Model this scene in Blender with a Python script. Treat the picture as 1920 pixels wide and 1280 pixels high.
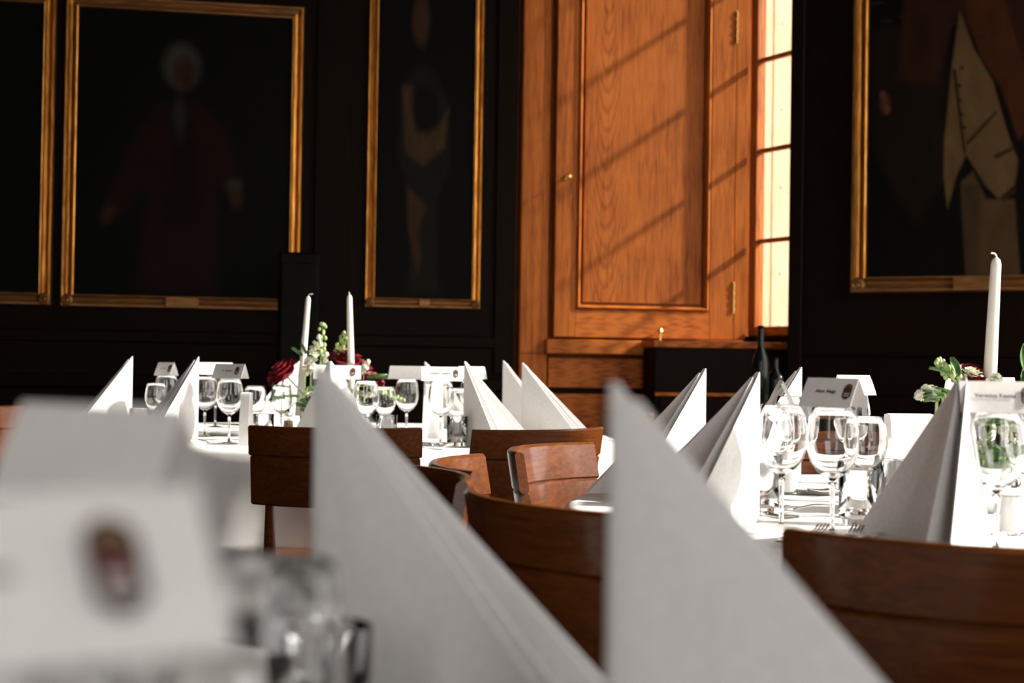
import bpy, math, random
import numpy as np
from mathutils import Vector, Matrix

R = math.radians
random.seed(7)
for o in list(bpy.data.objects):
    bpy.data.objects.remove(o)
scene = bpy.context.scene
C = scene.collection

# ------------------------------------------------------------------ camera
F = 2667.0                      # focal length in pixels of the 1920 px wide frame
H = 1.01                        # lens height above the floor
PITCH = math.atan(40 / F)
ROLL = 0.015
cd = bpy.data.cameras.new('camera')
cd.sensor_width = 36.0
cd.lens = F * 36.0 / 1920.0
cd.clip_start = 0.05
cd.dof.use_dof = True
cd.dof.focus_distance = 3.2
cd.dof.aperture_fstop = 4.2
cd.dof.aperture_blades = 7
cam = bpy.data.objects.new('camera', cd)
C.objects.link(cam)
cam.location = (0, 0, H)
cam.rotation_euler = (Matrix.Rotation(R(90) + PITCH, 3, 'X') @ Matrix.Rotation(ROLL, 3, 'Z')).to_euler()
scene.camera = cam

# ------------------------------------------------------------------ sky, sun, exposure
SUN_EL, SUN_AWAY = R(32), R(2.0)
world = bpy.data.worlds.new('sky')
scene.world = world
world.use_nodes = True
wn = world.node_tree
wn.nodes['Background'].inputs[0].default_value = (1.0, 0.975, 0.95, 1)
wn.nodes['Background'].inputs[1].default_value = 3.6
sd = bpy.data.lights.new('sun', 'SUN')
sd.energy = 11.5
sd.color = (1.0, 0.93, 0.82)
sd.angle = R(2.4)
sun = bpy.data.objects.new('sun', sd)
C.objects.link(sun)
travel = Vector((-math.cos(SUN_EL) * math.cos(SUN_AWAY), math.cos(SUN_EL) * math.sin(SUN_AWAY), -math.sin(SUN_EL)))
sun.rotation_euler = travel.to_track_quat('-Z', 'Y').to_euler()
sun.location = (8, 2, 8)
vs = scene.view_settings
scene.display_settings.display_device = 'sRGB'
vs.view_transform = 'Standard'
vs.look = 'None'
vs.exposure = 0.12
vs.gamma = 1.0
vs.use_curve_mapping = False
scene.cycles.max_bounces = 14
scene.cycles.transmission_bounces = 14
scene.cycles.transparent_max_bounces = 24
scene.cycles.glossy_bounces = 6
scene.cycles.diffuse_bounces = 4


def portal(x, y, z, sx, sy, rot):
    d = bpy.data.lights.new('window_portal', 'AREA')
    d.shape = 'RECTANGLE'
    d.size, d.size_y = sx, sy
    d.cycles.is_portal = True
    o = bpy.data.objects.new('window_portal', d)
    C.objects.link(o)
    o.location = (x, y, z)
    o.rotation_euler = rot


portal(3.05, 2.4, 2.45, 3.1, 2.3, (0, R(90), 0))
portal(3.05, 5.0, 2.45, 3.1, 2.3, (0, R(90), 0))
portal(-2.0, -1.85, 2.4, 0.8, 3.0, (R(90), 0, 0))  # this and the next guide sky light through the added rear windows
portal(1.4, -1.85, 2.4, 2.0, 3.0, (R(90), 0, 0))


# ------------------------------------------------------------------ helpers: pixels to places
def px_x(px, d, z):
    """world x of a point at depth d, height z seen in pixel column px"""
    v0 = -(F * (z - H) / d - 40.0)
    u0 = ((px - 960.0) + v0 * math.sin(ROLL)) / math.cos(ROLL)
    return u0 * d / F


def pix(px, py, d):
    """world point of pixel (px, py) at depth d"""
    u, v = px - 960.0, py - 640.0
    c, s = math.cos(ROLL), math.sin(ROLL)
    u0, v0 = u * c + v * s, -u * s + v * c
    return Vector((u0 * d / F, d, H + (40.0 - v0) * d / F))


# ------------------------------------------------------------------ helpers: meshes
class MB:
    def __init__(self):
        self.v, self.f = [], []

    def add(self, vs_, fs):
        o = len(self.v)
        self.v += [tuple(p) for p in vs_]
        self.f += [tuple(i + o for i in f) for f in fs]
        return self

    def box(self, x0, x1, y0, y1, z0, z1, b=0.0):
        if b <= 0:
            p = [(x, y, z) for z in (z0, z1) for y in (y0, y1) for x in (x0, x1)]
            return self.add(p, [(0, 2, 3, 1), (4, 5, 7, 6), (0, 1, 5, 4), (2, 6, 7, 3), (0, 4, 6, 2), (1, 3, 7, 5)])
        vs_, ix = [], {}
        for a, xs in ((0, (x0, x1)), ):
            pass
        X, Y, Z = (x0, x1), (y0, y1), (z0, z1)
        for i in (0, 1):
            for j in (0, 1):
                for k in (0, 1):
                    for ax in range(3):
                        q = [X[i], Y[j], Z[k]]
                        for m, s in ((0, i), (1, j), (2, k)):
                            if m != ax:
                                q[m] += b if s == 0 else -b
                        ix[(i, j, k, ax)] = len(vs_)
                        vs_.append(q)
        fs = []
        for ax in range(3):
            o1, o2 = [(1, 2), (2, 0), (0, 1)][ax]
            for s in (0, 1):
                q = []
                for a, c_ in ((0, 0), (1, 0), (1, 1), (0, 1)):
                    key = [0, 0, 0]
                    key[ax], key[o1], key[o2] = s, a, c_
                    q.append(ix[(*key, ax)])
                fs.append(tuple(q if s else q[::-1]))
        for ax in range(3):        # edges along ax
            o1, o2 = [(1, 2), (2, 0), (0, 1)][ax]
            for a in (0, 1):
                for c_ in (0, 1):
                    k0 = [0, 0, 0]; k1 = [0, 0, 0]
                    k0[o1] = k1[o1] = a
                    k0[o2] = k1[o2] = c_
                    k0[ax], k1[ax] = 0, 1
                    q = [ix[(*k0, o1)], ix[(*k1, o1)], ix[(*k1, o2)], ix[(*k0, o2)]]
                    fs.append(tuple(q[::-1] if a == c_ else q))
        for i in (0, 1):
            for j in (0, 1):
                for k in (0, 1):
                    t = [ix[(i, j, k, 0)], ix[(i, j, k, 1)], ix[(i, j, k, 2)]]
                    fs.append(tuple(t if (i + j + k) % 2 else t[::-1]))
        return self.add(vs_, fs)

    def lathe(self, prof, n=24, cx=0, cy=0, close=False):
        vs_, fs = [], []
        m = len(prof)
        for r, z in prof:
            for k in range(n):
                a = 2 * math.pi * k / n
                vs_.append((cx + r * math.cos(a), cy + r * math.sin(a), z))
        rng = m if close else m - 1
        for i in range(rng):
            i2 = (i + 1) % m
            for k in range(n):
                k2 = (k + 1) % n
                fs.append((i * n + k, i * n + k2, i2 * n + k2, i2 * n + k))
        if not close:
            if prof[0][0] > 1e-6:
                fs.append(tuple(range(n))[::-1])
            if prof[-1][0] > 1e-6:
                fs.append(tuple((m - 1) * n + k for k in range(n)))
        return self.add(vs_, fs)

    def tube(self, path, rad, n=8, cap=True):
        path = [Vector(p) for p in path]
        if not isinstance(rad, (list, tuple)):
            rad = [rad] * len(path)
        vs_, fs = [], []
        up = Vector((0, 0, 1))
        for i, p in enumerate(path):
            t = (path[min(i + 1, len(path) - 1)] - path[max(i - 1, 0)]).normalized()
            a = t.cross(up)
            if a.length < 1e-3:
                a = t.cross(Vector((1, 0, 0)))
            a.normalize()
            b = t.cross(a)
            up = -b if False else up
            for k in range(n):
                w = 2 * math.pi * k / n
                vs_.append(p + (a * math.cos(w) + b * math.sin(w)) * rad[i])
        for i in range(len(path) - 1):
            for k in range(n):
                k2 = (k + 1) % n
                fs.append((i * n + k, i * n + k2, (i + 1) * n + k2, (i + 1) * n + k))
        if cap:
            fs.append(tuple(range(n))[::-1])
            fs.append(tuple((len(path) - 1) * n + k for k in range(n)))
        return self.add(vs_, fs)

    def prism(self, pts, h, axis_z=True, z0=0.0):
        """polygon pts in xy, extruded from z0 to z0+h"""
        n = len(pts)
        vs_ = [(x, y, z0) for x, y in pts] + [(x, y, z0 + h) for x, y in pts]
        fs = [tuple(range(n))[::-1], tuple(range(n, 2 * n))]
        fs += [(i, (i + 1) % n, n + (i + 1) % n, n + i) for i in range(n)]
        return self.add(vs_, fs)

    def sheet(self, fn, nu, nv, th=0.0):
        """fn(u,v)->(point, normal) on a unit grid; th>0 gives a closed slab of that thickness"""
        P, N = [], []
        for j in range(nv + 1):
            for i in range(nu + 1):
                p = fn(i / nu, j / nv)
                P.append(Vector(p))
        W = nu + 1
        fs = [(j * W + i, j * W + i + 1, (j + 1) * W + i + 1, (j + 1) * W + i) for j in range(nv) for i in range(nu)]
        if th <= 0:
            return self.add(P, fs)
        for j in range(nv + 1):
            for i in range(nu + 1):
                du = P[j * W + min(i + 1, nu)] - P[j * W + max(i - 1, 0)]
                dv = P[min(j + 1, nv) * W + i] - P[max(j - 1, 0) * W + i]
                n = du.cross(dv)
                N.append(n.normalized() if n.length > 1e-12 else Vector((0, 0, 1)))
        Q = [p - n * th for p, n in zip(P, N)]
        k = len(P)
        allf = fs + [tuple(i + k for i in f[::-1]) for f in fs]
        rim = [i for i in range(W)] + [j * W + nu for j in range(1, nv + 1)] + [nv * W + i for i in range(nu - 1, -1, -1)] + [j * W for j in range(nv - 1, 0, -1)]
        for a, b in zip(rim, rim[1:] + rim[:1]):
            allf.append((b, a, a + k, b + k))
        return self.add(P + Q, allf)

    def move(self, m):
        self.v = [tuple(m @ Vector(p)) for p in self.v]
        return self

    def mesh(self, name, mat, smooth=False):
        me = bpy.data.meshes.new(name)
        me.from_pydata(self.v, [], self.f)
        me.materials.append(mat)
        if smooth:
            me.shade_smooth()
            if smooth != 'all':
                me.set_sharp_from_angle(angle=R(38))
        return me

    def build(self, name, mat, parent=None, smooth=False):
        o = bpy.data.objects.new(name, self.mesh(name, mat, smooth))
        C.objects.link(o)
        o.parent = parent
        return o


def tag(o, label, cat, group=None):
    o['label'] = label
    o['category'] = cat
    if group:
        o['group'] = group
    return o


def struct(o, label=None):
    o['kind'] = 'structure'
    if label:
        o['label'] = label
    return o


def empty(name, loc=(0, 0, 0), rz=0.0):
    o = bpy.data.objects.new(name, None)
    C.objects.link(o)
    o.location = loc
    o.rotation_euler = (0, 0, rz)
    o.empty_display_size = 0.05
    return o


def dup(o, parent=None):
    c = o.copy()
    C.objects.link(c)
    c.parent = parent
    for ch in o.children:
        dup(ch, c)
    return c


# ------------------------------------------------------------------ materials
def mat(name, col, rough=0.5, metal=0.0, spec=0.5, coat=0.0, **kw):
    m = bpy.data.materials.new(name)
    m.use_nodes = True
    b = m.node_tree.nodes['Principled BSDF']
    b.inputs['Base Color'].default_value = (*col, 1)
    b.inputs['Roughness'].default_value = rough
    b.inputs['Metallic'].default_value = metal
    b.inputs['Specular IOR Level'].default_value = spec
    b.inputs['Coat Weight'].default_value = coat
    b.inputs['Coat Roughness'].default_value = kw.get('coat_rough', 0.12)
    if 'sub' in kw:
        b.inputs['Subsurface Weight'].default_value = kw['sub']
        b.inputs['Subsurface Radius'].default_value = (0.02, 0.015, 0.01)
        b.inputs['Subsurface Scale'].default_value = 0.3
    if 'trans' in kw:
        b.inputs['Transmission Weight'].default_value = kw['trans']
    return m


def noise_mix(m, c1, c2, scale=(1, 1, 1), nscale=6.0, detail=6.0, dist=0.6, bump=0.0, lo=0.35, hi=0.68, rough=None):
    nt = m.node_tree
    N, L = nt.nodes, nt.links
    b = N['Principled BSDF']
    tc = N.new('ShaderNodeTexCoord')
    mp = N.new('ShaderNodeMapping')
    mp.inputs['Scale'].default_value = scale
    nz = N.new('ShaderNodeTexNoise')
    nz.inputs['Scale'].default_value = nscale
    nz.inputs['Detail'].default_value = detail
    nz.inputs['Distortion'].default_value = dist
    rp = N.new('ShaderNodeValToRGB')
    rp.color_ramp.elements[0].position = lo
    rp.color_ramp.elements[0].color = (*c1, 1)
    rp.color_ramp.elements[1].position = hi
    rp.color_ramp.elements[1].color = (*c2, 1)
    L.new(tc.outputs['Object'], mp.inputs['Vector'])
    L.new(mp.outputs[0], nz.inputs['Vector'])
    L.new(nz.outputs['Fac'], rp.inputs[0])
    L.new(rp.outputs[0], b.inputs['Base Color'])
    if bump:
        bp = N.new('ShaderNodeBump')
        bp.inputs['Strength'].default_value = bump
        bp.inputs['Distance'].default_value = 0.002
        L.new(nz.outputs['Fac'], bp.inputs['Height'])
        L.new(bp.outputs[0], b.inputs['Normal'])
    return m


def wood(name, c1, c2, scale, rough=0.4, coat=0.0, rings=True, spec=0.4, ring_scale=5.0):
    """grain: fine stretched noise over broad figure"""
    m = mat(name, c1, rough, spec=spec, coat=coat)
    nt = m.node_tree
    N, L = nt.nodes, nt.links
    b = N['Principled BSDF']
    tc = N.new('ShaderNodeTexCoord')
    mp = N.new('ShaderNodeMapping')
    mp.inputs['Scale'].default_value = scale
    L.new(tc.outputs['Object'], mp.inputs['Vector'])
    n1 = N.new('ShaderNodeTexNoise')
    n1.inputs['Scale'].default_value = 9.0
    n1.inputs['Detail'].default_value = 8.0
    n1.inputs['Roughness'].default_value = 0.62
    n1.inputs['Distortion'].default_value = 0.7
    L.new(mp.outputs[0], n1.inputs['Vector'])
    n2 = N.new('ShaderNodeTexNoise')
    n2.inputs['Scale'].default_value = 2.2
    n2.inputs['Detail'].default_value = 3.0
    L.new(tc.outputs['Object'], n2.inputs['Vector'])
    w = N.new('ShaderNodeTexWave')
    w.inputs['Scale'].default_value = ring_scale
    w.inputs['Distortion'].default_value = 7.0
    w.inputs['Detail'].default_value = 3.0
    w.inputs['Detail Scale'].default_value = 1.2
    L.new(mp.outputs[0], w.inputs['Vector'])
    a1 = N.new('ShaderNodeMath'); a1.operation = 'MULTIPLY_ADD'
    a1.inputs[1].default_value = 0.22 if rings else 0.0
    L.new(w.outputs['Fac'], a1.inputs[0])
    L.new(n1.outputs['Fac'], a1.inputs[2])
    a2 = N.new('ShaderNodeMath'); a2.operation = 'MULTIPLY_ADD'
    a2.inputs[1].default_value = 0.55
    L.new(n2.outputs['Fac'], a2.inputs[0])
    L.new(a1.outputs[0], a2.inputs[2])
    rp = N.new('ShaderNodeValToRGB')
    rp.color_ramp.elements[0].position = 0.62
    rp.color_ramp.elements[0].color = (*c1, 1)
    rp.color_ramp.elements[1].position = 1.08
    rp.color_ramp.elements[1].color = (*c2, 1)
    L.new(a2.outputs[0], rp.inputs[0])
    L.new(rp.outputs[0], b.inputs['Base Color'])
    bp = N.new('ShaderNodeBump')
    bp.inputs['Strength'].default_value = 0.12
    bp.inputs['Distance'].default_value = 0.001
    L.new(n1.outputs['Fac'], bp.inputs['Height'])
    L.new(bp.outputs[0], b.inputs['Normal'])
    return m


def thin_glass(name, tint=(0.97, 0.99, 0.98), rough=0.0, base=0.03, edge=0.9, power=3.0):
    """thin clear pane: straight-through light plus a Fresnel mirror coat"""
    m = bpy.data.materials.new(name)
    m.use_nodes = True
    nt = m.node_tree
    N, L = nt.nodes, nt.links
    N.remove(N['Principled BSDF'])
    tr = N.new('ShaderNodeBsdfTransparent')
    tr.inputs[0].default_value = (*tint, 1)
    gl = N.new('ShaderNodeBsdfGlossy')
    gl.inputs['Roughness'].default_value = rough
    lw = N.new('ShaderNodeLayerWeight')
    lw.inputs['Blend'].default_value = 0.5
    p5 = N.new('ShaderNodeMath'); p5.operation = 'POWER'; p5.inputs[1].default_value = 5.0
    L.new(lw.outputs['Facing'], p5.inputs[0])
    fr = N.new('ShaderNodeMath'); fr.operation = 'MULTIPLY_ADD'; fr.inputs[1].default_value = 0.93; fr.inputs[2].default_value = 0.04
    L.new(p5.outputs[0], fr.inputs[0])
    mx = N.new('ShaderNodeMixShader')
    L.new(fr.outputs[0], mx.inputs[0])
    L.new(tr.outputs[0], mx.inputs[1])
    L.new(gl.outputs[0], mx.inputs[2])
    L.new(mx.outputs[0], N['Material Output'].inputs[0])
    return m


def crystal(name):
    """clear refracting drinking glass"""
    m = bpy.data.materials.new(name)
    m.use_nodes = True
    nt = m.node_tree
    N, L = nt.nodes, nt.links
    N.remove(N['Principled BSDF'])
    g = N.new('ShaderNodeBsdfGlass')
    g.inputs['Roughness'].default_value = 0.0
    g.inputs['IOR'].default_value = 1.48
    L.new(g.outputs[0], N['Material Output'].inputs[0])
    return m


M = {}
M['dark_wood'] = wood('dark_brown_panelling', (0.0026, 0.0011, 0.0005), (0.0075, 0.0030, 0.0013), (14, 14, 1.2), 0.55, spec=0.05)  # very dark brown wood, far deeper in tone than the oak
M['oak'] = wood('oiled_oak_joinery', (0.15, 0.030, 0.004), (0.42, 0.115, 0.018), (9, 9, 0.55), 0.5, spec=0.12)
M['oak_h'] = wood('oiled_oak_crosswise', (0.15, 0.030, 0.004), (0.42, 0.115, 0.018), (0.55, 9, 9), 0.5, spec=0.12)
M['chair'] = wood('varnished_beech', (0.060, 0.014, 0.0018), (0.135, 0.037, 0.0045), (0.5, 14, 14), 0.34, coat=0.30, rings=False, spec=0.25)
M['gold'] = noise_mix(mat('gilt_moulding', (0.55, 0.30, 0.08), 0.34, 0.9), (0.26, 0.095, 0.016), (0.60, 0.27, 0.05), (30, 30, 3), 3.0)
M['gold_dull'] = noise_mix(mat('dull_gilt', (0.25, 0.11, 0.03), 0.5, 0.6), (0.14, 0.055, 0.015), (0.30, 0.13, 0.035), (3, 30, 30), 3.0)
M['linen'] = noise_mix(mat('white_linen', (0.8, 0.79, 0.78), 0.85, spec=0.2), (0.69, 0.675, 0.665), (0.75, 0.735, 0.725), (1, 1, 1), 160.0, 2.0, 0.0, bump=0.10)
M['cloth'] = noise_mix(mat('white_tablecloth', (0.8, 0.8, 0.79), 0.8, spec=0.2), (0.76, 0.75, 0.74), (0.84, 0.83, 0.82), (1, 1, 1), 9.0, 3.0, 0.4, bump=0.15)
M['paper'] = noise_mix(mat('white_card', (0.8, 0.78, 0.77), 0.7, spec=0.2), (0.77, 0.75, 0.74), (0.83, 0.81, 0.80), (1, 1, 1), 60.0)
M['ink'] = mat('black_ink', (0.012, 0.010, 0.010), 0.6)
M['print_gold'] = mat('emblem_gold', (0.34, 0.20, 0.07), 0.6)
M['print_red'] = mat('emblem_red', (0.30, 0.05, 0.045), 0.6)
M['print_pale'] = mat('emblem_pale', (0.75, 0.62, 0.58), 0.6)
M['glass'] = crystal('clear_glass')
M['pane'] = thin_glass('window_glass')
M['water'] = M['glass']
M['steel'] = noise_mix(mat('polished_steel', (0.62, 0.60, 0.57), 0.14, 1.0), (0.55, 0.53, 0.50), (0.68, 0.66, 0.63), (1, 1, 1), 30)
M['brass'] = noise_mix(mat('brass', (0.75, 0.50, 0.16), 0.22, 1.0), (0.62, 0.40, 0.12), (0.82, 0.56, 0.20), (1, 1, 1), 40)
M['wax'] = noise_mix(mat('ivory_wax', (0.80, 0.77, 0.70), 0.4, sub=0.25), (0.78, 0.75, 0.68), (0.83, 0.80, 0.74), (1, 1, 1), 20)
M['rose'] = noise_mix(mat('crimson_petal', (0.18, 0.004, 0.012), 0.55), (0.10, 0.002, 0.008), (0.30, 0.010, 0.022), (1, 1, 1), 40)
M['white_petal'] = noise_mix(mat('cream_petal', (0.75, 0.75, 0.62), 0.6, sub=0.1), (0.68, 0.70, 0.48), (0.82, 0.81, 0.72), (1, 1, 1), 60)
M['leaf'] = noise_mix(mat('green_leaf', (0.05, 0.13, 0.025), 0.35), (0.025, 0.075, 0.015), (0.09, 0.20, 0.04), (1, 1, 1), 50)
M['bud'] = noise_mix(mat('pale_green_bud', (0.35, 0.48, 0.16), 0.5), (0.25, 0.40, 0.10), (0.50, 0.60, 0.28), (1, 1, 1), 60)
M['black'] = noise_mix(mat('black_lacquer', (0.003, 0.003, 0.003), 0.6, spec=0.05), (0.002, 0.002, 0.002), (0.004, 0.004, 0.0035), (1, 1, 1), 20)
M['bottle'] = noise_mix(mat('dark_bottle_glass', (0.004, 0.005, 0.004), 0.12, spec=0.25), (0.003, 0.004, 0.003), (0.006, 0.007, 0.005), (1, 1, 1), 10)
M['plaster'] = noise_mix(mat('tan_plaster', (0.30, 0.25, 0.20), 0.9), (0.26, 0.22, 0.17), (0.33, 0.28, 0.22), (1, 1, 1), 3)  # dull tan plaster, mottled at random
M['floor'] = wood('dark_oak_floor', (0.015, 0.007, 0.003), (0.04, 0.018, 0.008), (14, 1.2, 14), 0.35)
M['board'] = wood('weathered_board', (0.48, 0.33, 0.20), (0.72, 0.56, 0.38), (10, 10, 0.8), 0.8, spec=0.1)
M['gravel'] = noise_mix(mat('gravel_yard', (0.35, 0.32, 0.27), 0.95), (0.28, 0.25, 0.21), (0.42, 0.38, 0.33), (1, 1, 1), 40)
M['stone'] = noise_mix(mat('outer_render', (0.5, 0.46, 0.4), 0.9), (0.42, 0.39, 0.34), (0.55, 0.51, 0.45), (1, 1, 1), 6)
M['salt'] = noise_mix(mat('white_salt', (0.8, 0.8, 0.8), 0.9), (0.76, 0.76, 0.76), (0.85, 0.85, 0.85), (1, 1, 1), 300)
M['pepper'] = noise_mix(mat('ground_pepper', (0.22, 0.15, 0.06), 0.9), (0.10, 0.07, 0.03), (0.35, 0.24, 0.10), (1, 1, 1), 300)
M['china'] = noise_mix(mat('white_china', (0.82, 0.82, 0.80), 0.15, coat=0.5), (0.80, 0.80, 0.78), (0.84, 0.84, 0.82), (1, 1, 1), 3)

# ------------------------------------------------------------------ the room
WA = math.atan(F / 14700.0)                      # left wall and window joinery turn away by this angle
DIRL = Vector((math.cos(WA), math.sin(WA), 0))
CO = Vector((0.013, 7.19, 0))                    # foot of the corner by the window
RA = -R(28)
CJ = Vector((px_x(1480, 7.0, 1.2), 7.0, 0))      # near edge of the window niche
DIRR = Vector((math.cos(RA), math.sin(RA), 0))
XS = 3.0                                         # side wall with the tall windows
tR = (XS - CJ.x) / DIRR.x
CR = CJ + DIRR * tR                              # corner right wall / side wall
CEIL = 5.0
XL, YB = -4.6, -1.8


def wall_hit(px, py, P0, D):
    """(t, z) where the ray through a pixel meets the vertical plane P0 + t*D"""
    q = pix(px, py, 1.0) - Vector((0, 0, H))
    # origin (0,0): s*q.xy = P0 + t*D
    a, b, c_, d_ = q.x, -D.x, q.y, -D.y
    det = a * d_ - b * c_
    s = (P0.x * d_ - b * P0.y) / det
    t = (a * P0.y - c_ * P0.x) / det
    return t, H + s * q.z


def frame_at(P0, ang):
    """matrix: local x along the wall, local -y into the room, z up"""
    return Matrix.Translation(P0) @ Matrix.Rotation(ang, 4, 'Z')


floor = MB().box(XL - 0.2, XS + 0.2, YB - 0.2, 8.0, -0.1, 0.0).build('floor', M['floor'])
struct(floor, 'dark wooden floor of the hall')
ceil_pts = [(XL, YB), (XS, YB), (CR.x, CR.y), (CJ.x + 0.06, CJ.y + 0.14), (1.3, 7.45), (CO.x, CO.y + 0.05), tuple((CO - DIRL * 4.7)[:2])]
ceiling = MB().prism(ceil_pts, 0.12, z0=CEIL).build('ceiling', M['plaster'])
struct(ceiling, 'tan plaster ceiling above the hall')

wl = empty('wall_left', CO, WA)
struct(wl, 'dark brown panelled wall hung with three gilt framed portraits')
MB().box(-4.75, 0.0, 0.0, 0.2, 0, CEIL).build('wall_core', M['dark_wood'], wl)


def tl(px, py=600):
    return wall_hit(px, py, CO, DIRL)[0]


def zl(px, py):
    return wall_hit(px, py, CO, DIRL)[1]


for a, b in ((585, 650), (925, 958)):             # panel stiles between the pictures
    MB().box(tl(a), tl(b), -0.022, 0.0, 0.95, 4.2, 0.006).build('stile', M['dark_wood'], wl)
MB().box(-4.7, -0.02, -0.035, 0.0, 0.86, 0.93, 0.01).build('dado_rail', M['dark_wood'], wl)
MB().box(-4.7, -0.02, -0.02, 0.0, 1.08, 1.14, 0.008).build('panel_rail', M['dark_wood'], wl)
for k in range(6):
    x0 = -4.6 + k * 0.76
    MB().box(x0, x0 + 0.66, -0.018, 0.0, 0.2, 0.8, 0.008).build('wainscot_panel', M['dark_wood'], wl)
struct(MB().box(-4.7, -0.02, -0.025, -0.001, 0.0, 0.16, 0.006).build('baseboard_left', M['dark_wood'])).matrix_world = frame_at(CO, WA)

wr = empty('wall_right', CJ, RA)
struct(wr, 'dark brown panelled wall beside the window niche with a gilt framed portrait')
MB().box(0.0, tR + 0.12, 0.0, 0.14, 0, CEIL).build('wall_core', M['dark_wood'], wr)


def tr_(px, py=600):
    return wall_hit(px, py, CJ, DIRR)[0]


def zr(px, py):
    return wall_hit(px, py, CJ, DIRR)[1]


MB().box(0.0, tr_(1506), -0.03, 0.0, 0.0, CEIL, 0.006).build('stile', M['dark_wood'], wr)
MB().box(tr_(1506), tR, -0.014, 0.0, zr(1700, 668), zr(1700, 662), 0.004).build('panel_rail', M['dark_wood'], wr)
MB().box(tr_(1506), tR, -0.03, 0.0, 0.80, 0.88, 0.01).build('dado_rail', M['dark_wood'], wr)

# side wall with two tall window openings beside the tables and one further back; unseen walls behind the camera
def pierced(name, axis, pos, span, holes, zlo, zhi, label):
    root = empty(name)
    struct(root, label)
    cuts = [span[0]] + [q for h_ in holes for q in h_] + [span[1]]
    for i in range(0, len(cuts), 2):
        a, b = cuts[i], cuts[i + 1]
        m_ = MB()
        if axis == 'y':
            m_.box(pos, pos + 0.2, a, b, 0, CEIL)
        else:
            m_.box(a, b, pos - 0.2, pos, 0, CEIL)
        m_.build('pier', M['plaster'], root)
    for a, b in holes:
        for z0, z1 in ((0, zlo), (zhi, CEIL)):
            m_ = MB()
            if axis == 'y':
                m_.box(pos, pos + 0.2, a, b, z0, z1)
            else:
                m_.box(a, b, pos - 0.2, pos, z0, z1)
            m_.build('apron', M['plaster'], root)
        wmid = (a + b) / 2
        fr = MB()
        if axis == 'y':
            fr.box(pos + 0.08, pos + 0.12, wmid - 0.02, wmid + 0.02, zlo, zhi)
        else:
            fr.box(wmid - 0.02, wmid + 0.02, pos - 0.12, pos - 0.08, zlo, zhi)
        fr.build('mullion', M['dark_wood'], root)
    return root


pierced('wall_window_side', 'y', XS, (YB, CR.y), [(1.3, 3.55), (3.85, 6.05)], 0.92, 3.95,
        'side wall pierced by tall windows that let the sunlight in')
pierced('wall_rear', 'x', YB, (XL, XS + 0.2), [(-2.4, -1.6), (0.4, 2.4)], 0.95, 3.9, 'unseen rear wall of the hall with two added fill light windows')  # windows behind the camera are added, sized and placed for fill light
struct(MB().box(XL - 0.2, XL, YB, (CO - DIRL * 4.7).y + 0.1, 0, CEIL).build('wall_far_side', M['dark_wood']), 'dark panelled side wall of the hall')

# ------------------------------------------------------------------ window niche: joinery in the plane of the left wall
wb = empty('wall_niche', CO, WA)
struct(wb, 'oak lined wall of the window niche')
tW = 1.27
MB().box(0.0, tW, 0.09, 0.25, 0, CEIL).build('niche_core', M['oak'], wb)
zs1, zs0 = zl(1100, 637), zl(1100, 664)          # sill top and underside
t_a, t_b = tl(973), tl(1025)
MB().box(t_a, t_b, -0.02, 0.09, zs0 - 0.0, CEIL, 0.005).build('pilaster', M['oak'], wb)
MB().box(t_a, t_b, -0.02, 0.09, 0.0, zs0, 0.005).build('pilaster_base', M['oak'], wb)
MB().box(t_b + 0.01, tW, -0.004, 0.09, zl(1100, 727), zs0 - 0.02, 0.004).build('apron_panel', M['oak_h'], wb)
MB().box(t_b + 0.01, tW, -0.004, 0.09, 0.1, zl(1100, 738), 0.004).build('lower_panel', M['oak_h'], wb)
MB().box(t_b + 0.005, tW, 0.01, 0.09, zl(1100, 738), zl(1100, 727)).build('panel_groove', M['dark_wood'], wb)
sill = MB().box(tl(1020), tW + 0.1, -0.075, 0.09, zs0, zs1, 0.006).build('trim_1', M['oak_h'])
sill.matrix_world = frame_at(CO, WA)
struct(sill, 'oak window sill board below the shutter')

# the shutter leaf
def figured_oak(cx):
    """plain-sawn board: stacked arches of growth rings about the column cx"""
    m = M['oak'].copy()
    m.name = 'figured_oak_panel'
    N, L = m.node_tree.nodes, m.node_tree.links
    tc = N.new('ShaderNodeTexCoord')
    mp = N.new('ShaderNodeMapping')
    mp.inputs['Location'].default_value = (-cx * 11.0, 0, -4.2 * 0.75)
    mp.inputs['Scale'].default_value = (11.0, 0.0, 0.75)
    L.new(tc.outputs['Object'], mp.inputs['Vector'])
    w = N.new('ShaderNodeTexWave')
    w.wave_type = 'RINGS'
    w.rings_direction = 'Y'
    w.inputs['Scale'].default_value = 4.2
    w.inputs['Distortion'].default_value = 1.6
    w.inputs['Detail'].default_value = 4.0
    w.inputs['Detail Scale'].default_value = 2.0
    L.new(mp.outputs[0], w.inputs['Vector'])
    rp_ = N.new('ShaderNodeValToRGB')
    rp_.color_ramp.elements[0].position = 0.0
    rp_.color_ramp.elements[0].color = (0.55, 0.50, 0.45, 1)
    rp_.color_ramp.elements[1].position = 0.45
    rp_.color_ramp.elements[1].color = (1, 1, 1, 1)
    L.new(w.outputs['Fac'], rp_.inputs[0])
    b = N['Principled BSDF']
    src = b.inputs['Base Color'].links[0].from_socket
    mx = N.new('ShaderNodeMixRGB')
    mx.blend_type = 'MULTIPLY'
    mx.inputs[0].default_value = 0.6
    L.new(src, mx.inputs[1])
    L.new(rp_.outputs[0], mx.inputs[2])
    L.new(mx.outputs[0], b.inputs['Base Color'])
    return m


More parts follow.
